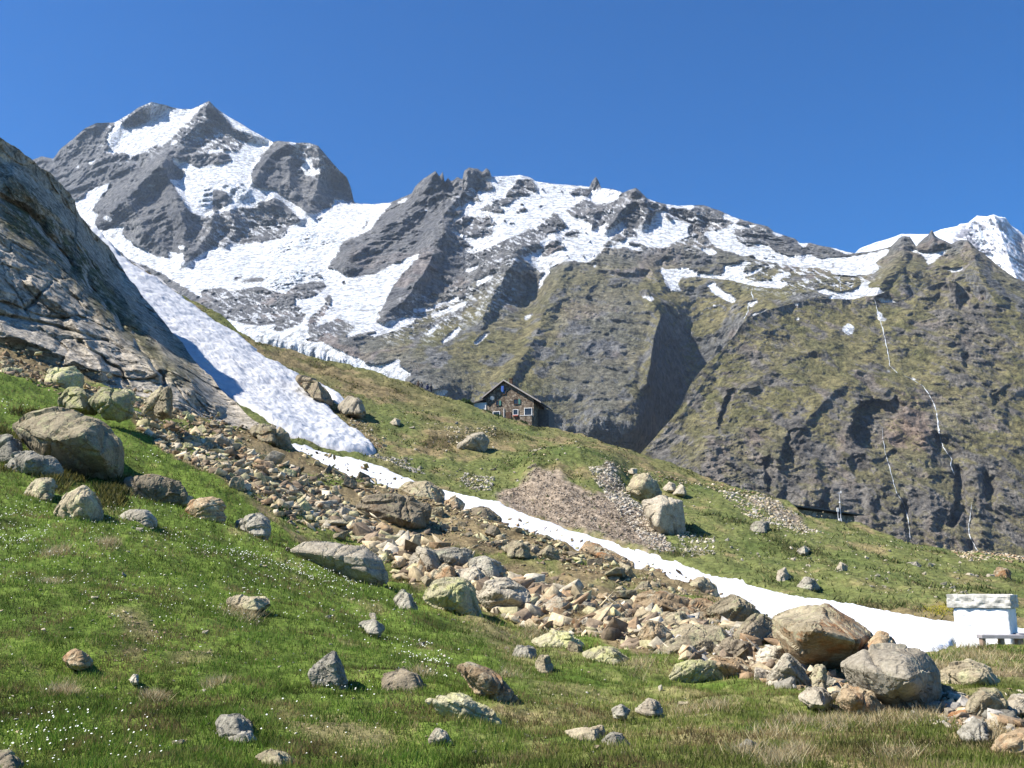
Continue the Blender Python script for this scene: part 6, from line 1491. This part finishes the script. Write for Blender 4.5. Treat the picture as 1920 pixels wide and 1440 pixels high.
def hut():
    D = 157.0
    base = W(956, 787, D)
    px = D / F
    H = empty('stone_hut', base, math.radians(-15)); s = 1.0
    # local frame: x right along the gable front, y back, z up, metres
    wl, wr = -3.9, 3.9; eave = 3.35; ridge = 6.15; xr = -0.9; dep = 7.5
    zl = 3.9; zr = 3.1
    def walls(bm):
        add_prism(bm, [(wl, -3), (wr, -3), (wr, zr), (xr, ridge), (wl, zl)], 0, dep)
    part('wall', H, M_wall, walls)
    def roof(bm):
        t = 0.2
        sl = (ridge - zl) / (xr - wl); sr = (ridge - zr) / (wr - xr)
        a = (wl - 0.6, zl - 0.6 * sl + 0.12); b = (xr, ridge + 0.12); c = (wr + 1.3, zr - 1.3 * sr + 0.12)
        add_prism(bm, [a, b, c, (c[0], c[1] + t), (b[0], b[1] + t), (a[0], a[1] + t)], -0.55, dep + 0.4)
    rf = part('roof', H, M_roof, roof)
    def fascia(bm):
        sl = (ridge - zl) / (xr - wl); sr = (ridge - zr) / (wr - xr)
        a = (wl - 0.62, zl - 0.62 * sl + 0.08); b = (xr, ridge + 0.08); c = (wr + 1.32, zr - 1.32 * sr + 0.08)
        add_prism(bm, [a, b, c, (c[0], c[1] + 0.22), (b[0], b[1] + 0.24), (a[0], a[1] + 0.22)], -0.62, -0.556)
    part('fascia', rf, M_fascia, fascia)
    part('chimney', rf, M_darkw, lambda bm: (add_box(bm, (-0.35, 2.0, ridge + 0.35), (0.5, 0.5, 0.9)), add_box(bm, (-0.35, 2.0, ridge + 0.86), (0.62, 0.62, 0.1))))
    part('lean_to', H, M_white, lambda bm: (add_box(bm, (-5.2, 2.3, 1.0), (2.55, 4.4, 4.0)),))
    part('lean_to_roof', H, M_roof, lambda bm: add_prism(bm, [(-7.1, 2.55), (-3.92, 3.45), (-3.92, 3.6), (-7.1, 2.7)], -0.4, 5.0))
    part('back_shed', H, M_roof, lambda bm: add_box(bm, (wr + 0.9, 5.0, 0.2), (1.75, 4.4, 3.4)))
    def win(x, z, w, h, shutter=None, frame=M_white):
        f = part('window', H, frame, lambda bm: (add_box(bm, (x - w / 2, -0.05, z), (0.09, 0.12, h + 0.09)), add_box(bm, (x + w / 2, -0.05, z), (0.09, 0.12, h + 0.09)), add_box(bm, (x, -0.05, z + h / 2), (w - 0.092, 0.12, 0.09)), add_box(bm, (x, -0.05, z - h / 2), (w - 0.092, 0.14, 0.09))))
        part('pane', f, M_glass, lambda bm: add_box(bm, (x, -0.02, z), (w - 0.1, 0.05, h - 0.1)))
        if shutter:
            for sg in shutter:
                part('shutter', f, M_green, lambda bm: add_box(bm, (x + sg * (w / 2 + 0.22), -0.08, z), (0.32, 0.05, h)))
    win(-2.05, 2.75, 0.45, 0.8, [1], M_darkw); win(1.0, 2.85, 0.7, 0.8, [1], M_darkw)
    win(-0.95, 4.5, 0.5, 0.7, None, M_darkw)
    win(0.95, 1.15, 0.8, 0.85); win(-2.2, 1.0, 1.1, 0.75, None); win(3.0, 1.15, 1.2, 1.15, None)
    w2 = part('window', H, M_darkw, lambda bm: add_box(bm, (-4.9, 0.05, 1.35), (2.1, 0.1, 0.6)))
    part('shutter', w2, M_green, lambda bm: add_box(bm, (-4.75, -0.03, 1.35), (0.5, 0.05, 0.55)))
    part('corner_post', H, M_white, lambda bm: add_box(bm, (-3.98, -0.06, 1.6), (0.14, 0.1, 1.9)))
    part('drainpipe', H, M_white, lambda bm: add_cyl(bm, (-0.95, -0.08, -0.6), (-0.95, -0.08, 1.8), 0.06))
    part('bay', H, M_wall, lambda bm: (add_box(bm, (2.85, -0.5, -1.6), (1.9, 0.9, 3.9)),))
    part('bay_sill', H, M_white, lambda bm: add_box(bm, (2.85, -0.5, 0.42), (2.0, 1.0, 0.08)))
    d = part('satellite_dish', H, M_white, lambda bm: add_cyl(bm, (-2.85, -0.30, 3.55), (-2.85, -0.22, 3.58), 0.36, 0.30, 18))
    part('dish_arm', d, M_metal, lambda bm: add_cyl(bm, (-2.85, -0.22, 3.5), (-2.85, 0.0, 3.35), 0.03))
    part('flower_box', H, M_red, lambda bm: add_box(bm, (0.95, -0.17, 0.58), (0.85, 0.2, 0.2), bevel=0.04))
    part('step', H, M_wall2, lambda bm: add_box(bm, (0.3, -0.5, -0.9), (1.6, 0.8, 0.5)))
    part('door', H, M_darkw, lambda bm: add_box(bm, (-0.2, -0.04, 0.3), (0.8, 0.1, 1.9)))
    tag(H, 'gabled stone mountain hut with slate roof and satellite dish on the slope', 'hut')
    return H
hut()
f_ = bpy.data.objects.new
def flag():
    o = part('flag', None, M_blue, lambda bm: add_prism(bm, [(-0.2, 0), (0.2, 0.05), (0.16, -0.8), (0.02, -1.0), (-0.22, -0.7)], -0.02, 0.02))
    p = W(942, 724, 154.8)
    o.location = p; tag(o, 'blue flag hanging high on the gable of the stone hut', 'flag')
flag()

# green bushes by the hut
def bush(u, v, w_m, h_m, D, label, seed, cols):
    r_ = np.random.default_rng(seed)
    n = 2600
    p = r_.normal(size=(n, 3)); p /= np.linalg.norm(p, axis=1)[:, None]
    lump = 0.75 + 0.45 * fbm(p[:, 0] * 2.2 + seed, p[:, 1] * 2.2, p[:, 2] * 2.2, 3)
    p = p * (lump * r_.random(n) ** 0.3)[:, None] * np.array([w_m / 2, w_m / 2.4, h_m]); p[:, 2] = np.abs(p[:, 2])
    c = p + np.array(W(u, v, D))
    s = 0.10
    q = np.stack([c + r_.normal(size=(n, 3)) * s for _ in range(3)], 1).reshape(-1, 3)
    col = np.array(cols)[r_.integers(len(cols), size=n)] * (0.7 + 0.6 * r_.random((n, 1)))
    o = mesh_np('shrub', q, np.arange(n * 3).reshape(n, 3), M_grass, False, {'Col': np.repeat(col, 3, 0)})
    tag(o, label, 'shrub', 'low shrubs around the hut')
GC = [(0.05, 0.10, 0.03), (0.09, 0.14, 0.05), (0.035, 0.06, 0.025)]
bush(906, 777, 3.4, 0.9, 153, 'green shrub in front of the low side building of the hut', 1, GC)
bush(930, 786, 3.0, 0.9, 151, 'green shrub under the left front window of the hut', 2, GC)
bush(955, 796, 3.4, 1.0, 149, 'green shrub below the middle of the hut front', 3, GC)
bush(872, 760, 3.0, 1.3, 157, 'dark shrub on the crest left of the hut', 4, GC)
bush(975, 797, 2.6, 0.7, 148, 'low green shrub below the right corner of the hut', 5, GC)

# ------------------------------------------------------------------ long low building behind the crest
def long_house():
    a = W(1462, 962, 116); b = W(1608, 990, 133)
    d = Vector((b.x - a.x, b.y - a.y, 0)); L = d.length; ang = math.atan2(d.y, d.x)
    H = empty('long_building', (a.x, a.y, a.z - 1.2), ang)
    top = W(1462, 947, 116).z - H.location.z
    part('wall', H, M_wall2, lambda bm: add_box(bm, (L / 2, 2.5, top / 2 - 0.4), (L - 0.8, 4.6, top + 0.5)))
    part('roof', H, M_roof, lambda bm: add_prism(bm, [(-0.8, top), (L + 0.8, top), (L + 0.8, top + 0.14), (-0.8, top + 0.14)], -0.7, 5.6))
    rf = H.children[-1]
    part('chimney', rf, M_wall2, lambda bm: add_box(bm, (5.3, 2.0, top + 0.5), (0.5, 0.5, 0.75)))
    part('window', H, M_fascia, lambda bm: add_box(bm, (9.6, 0.17, top - 0.6), (1.0, 0.06, 0.4)))
    tag(H, 'long low dark-roofed building half sunk behind the right crest', 'building')
long_house()

def mast():
    b = W(1577, 978, 109); t = W(1580, 922, 109)
    h = t.z - b.z
    H = empty('weather_mast', b)
    part('pole', H, M_metal, lambda bm: add_cyl(bm, (0, 0, -0.3), (0, 0, h), 0.045, 0.035))
    part('crossbar', H, M_metal, lambda bm: add_box(bm, (0, 0, h - 0.15), (0.5, 0.05, 0.05)))
    part('sensor', H, M_white, lambda bm: add_box(bm, (0.2, 0, h - 0.02), (0.14, 0.14, 0.2)))
    part('sensor', H, M_white, lambda bm: add_cyl(bm, (0, 0, h * 0.62), (0, 0, h * 0.62 + 0.16), 0.1))
    part('foot_box', H, M_white, lambda bm: add_box(bm, (-0.12, -0.1, 0.15), (0.3, 0.25, 0.35)))
    tag(H, 'tall thin weather mast with sensors in front of the long low building', 'mast')
    b = W(1572, 976, 109)
    H = empty('sign_post', b)
    h = W(1572, 953, 109).z - b.z
    part('post', H, M_metal, lambda bm: add_cyl(bm, (0, 0, -0.3), (0, 0, h - 0.3), 0.04))
    part('box', H, M_white, lambda bm: add_box(bm, (0, 0, h - 0.15), (0.2, 0.16, 0.42)))
    tag(H, 'short post with a white box left of the tall mast', 'post')
mast()

def ruin():
    b = W(1866, 1062, 96)
    H = empty('stone_shelter', b, math.radians(-18))
    part('wall', H, M_wall2, lambda bm: (add_box(bm, (1.0, 0.3, 0.35), (2.0, 0.5, 0.9)), add_box(bm, (2.75, 1.2, 0.35), (1.3, 2.2, 0.9))))
    part('slab', H, M_fascia, lambda bm: (add_box(bm, (1.05, 0.4, 0.87), (2.3, 1.0, 0.12)), add_box(bm, (2.95, 1.1, 0.90), (1.3, 2.2, 0.1))))
    tag(H, 'low ruined stone shelter with a flat slab top at the right edge of the crest', 'ruin')
ruin()

# ------------------------------------------------------------------ white shrine and benches
def shrine():
    D = 26.6
    b = W(1845, 1217, D)
    rz = math.radians(-36)
    H = empty('shrine', b, rz)
    Wd, Dp, Hh = 1.34, 0.95, 1.03
    def body(bm):
        add_box(bm, (0, Dp / 2, Hh / 2 - 0.1), (Wd, Dp, Hh + 0.2), bevel=0.03)
        for _ in range(5):
            es = [e for e in bm.edges if e.calc_length() > 0.05]
            if not es: break
            bmesh.ops.subdivide_edges(bm, edges=es, cuts=1, use_grid_fill=True)
        for v in bm.verts:
            p = v.co
            n = 0.035 * float(fbm(p.x * 5, p.y * 5, p.z * 6 + 2, 4, 0.6))
            v.co = p + v.normal * n if v.normal.length else p
    part('body', H, M_white_rough, body, True)
    def slab(bm):
        add_box(bm, (-0.03, Dp / 2, Hh + 0.17), (Wd + 0.16, Dp + 0.09, 0.31))
        for _ in range(6):
            es = [e for e in bm.edges if e.calc_length() > 0.045]
            if not es: break
            bmesh.ops.subdivide_edges(bm, edges=es, cuts=1, use_grid_fill=True)
        bm.normal_update()
        for v in bm.verts:
            p = v.co
            n = 0.03 * float(fbm(p.x * 3, p.y * 3, p.z * 6, 4, 0.6, True)) + 0.03 * float(pn(p.x * 4, p.y * 4, p.z * 9))
            v.co = p + Vector((v.normal.x * n * 1.2, v.normal.y * n * 1.2, v.normal.z * n * 0.7))
    part('roof_slab', H, M_slab, slab)
    tag(H, 'small white rendered shrine roofed with one thick rough stone slab', 'shrine')

    def bench(name, loc, rz, L, h, label, legs, seat_t=0.09, seat_w=0.34):
        B_ = empty(name, loc, rz)
        part('seat', B_, M_bench, lambda bm: add_box(bm, (L / 2, 0, h - seat_t / 2), (L, seat_w, seat_t), bevel=0.008))
        for lx in legs:
            part('leg', B_, M_bleg, lambda bm: add_box(bm, (lx, 0.0, (h - seat_t) / 2 - 0.06), (0.08, seat_w * 0.7, h - seat_t + 0.11), bevel=0.006))
        tag(B_, label, 'bench')
    d2 = 25.6
    l = W(1838, 1218, d2)
    bench('bench', l, math.radians(-4), 1.02, 0.36, 'weathered grey wooden bench in front of the white shrine', [0.07, 0.52, 0.92])
    l2 = W(1907, 1219, 26.3)
    bench('bench', l2, math.radians(2), 1.5, 0.42, 'dark bench cut by the right picture edge beside the shrine', [0.09, 1.3], 0.13)
M_white_rough = plain_mat('white_render', (0.82, 0.82, 0.82), 0.9, 0.1, 0.08, 6.0, 0.02)
M_slab = plain_mat('pale_slab', (0.50, 0.485, 0.44), 0.9, 0.1, 0.45, 4.0, 0.03)
M_bench = plain_mat('weathered_plank', (0.33, 0.31, 0.32), 0.8, 0.2, 0.2, 5.0, 0.004)
M_bleg = plain_mat('brown_post', (0.30, 0.22, 0.17), 0.85, 0.2, 0.3, 5.0, 0.004)
shrine()

# ------------------------------------------------------------------ hikers on the crest
def person(u, v, D, cloth, legs, face, lean, label, armbend):
    """one continuous skinned body; v is where the feet are"""
    base = W(u, v, D)
    verts = [(0, 0, 0.93), (0, 0, 1.15), (0, 0, 1.40), (0, 0, 1.52), (0, -0.01, 1.60), (0, 0, 1.72),
             (-0.19, 0, 1.40), (-0.25, 0.03, 1.14), (-0.22, -0.12 * armbend, 0.90), (0.19, 0, 1.40), (0.25, 0.03, 1.14), (0.22, -0.12 * armbend, 0.90),
             (-0.10, 0, 0.90), (-0.12, -0.08 * lean, 0.50), (-0.12, 0.10 * lean, 0.08), (-0.12, 0.02 - 0.12, 0.03),
             (0.10, 0, 0.90), (0.12, 0.08 * lean - 0.04, 0.50), (0.12, -0.10 * lean, 0.08), (0.12, -0.22, 0.03)]
    edges = [(0, 1), (1, 2), (2, 3), (3, 4), (4, 5), (2, 6), (6, 7), (7, 8), (2, 9), (9, 10), (10, 11), (0, 12), (12, 13), (13, 14), (14, 15), (0, 16), (16, 17), (17, 18), (18, 19)]
    rad = [.15, .14, .16, .06, .10, .09, .07, .055, .04, .07, .055, .04, .10, .07, .05, .045, .10, .07, .05, .045]
    me = bpy.data.meshes.new('person'); me.from_pydata([Vector(p) for p in verts], edges, []); me.update()
    o = bpy.data.objects.new('person', me); C.objects.link(o); o.location = base; o.rotation_euler = (0, 0, face)
    m = o.modifiers.new('skin', 'SKIN')
    for i, r in enumerate(rad):
        me.skin_vertices[0].data[i].radius = (r, r * 0.85)
    me.skin_vertices[0].data[0].use_root = True
    ss = o.modifiers.new('sub', 'SUBSURF'); ss.levels = 1; ss.render_levels = 1
    me.materials.append(cloth)
    bm = bmesh.new(); add_cyl(bm, (0, 0, 1.66), (0, 0, 1.78), 0.115, 0.07, 10)
    bm_obj('hair', bm, M_darkw, o)
    bm = bmesh.new(); add_box(bm, (0, 0.19, 1.25), (0.28, 0.18, 0.42), bevel=0.04)
    bp = bm_obj('backpack', bm, legs, None); bp.location = o.location; bp.rotation_euler = o.rotation_euler
    tag(bp, label[1], 'backpack')
    tag(o, label[0], 'person', 'hikers on the crest')
M_cl1 = plain_mat('dark_jacket', (0.04, 0.045, 0.06), 0.8, 0.2); M_cl2 = plain_mat('brown_jacket', (0.12, 0.08, 0.06), 0.8, 0.2); M_cl3 = plain_mat('navy_jacket', (0.03, 0.04, 0.10), 0.8, 0.2)
person(808, 740, 167, M_cl1, M_cl2, 0.4, 1, ('hiker in dark clothing walking, first from the right on the crest', 'brown pack on the back of the rightmost hiker'), 1)
person(801, 739, 167.5, M_cl3, M_cl1, 0.2, -1, ('hiker in navy jacket, second from the right on the crest', 'black pack on the back of the second hiker from the right'), 1)
person(790, 735, 168, M_cl1, M_cl3, -0.3, 1, ('hiker in dark jacket left of the pair on the crest', 'navy pack on the back of the hiker left of the pair'), 0.5)
person(784, 733, 168.5, M_cl2, M_cl1, 0.1, -1, ('leftmost hiker in brown jacket half hidden by the crest', 'black pack on the back of the leftmost hiker'), 0.5)
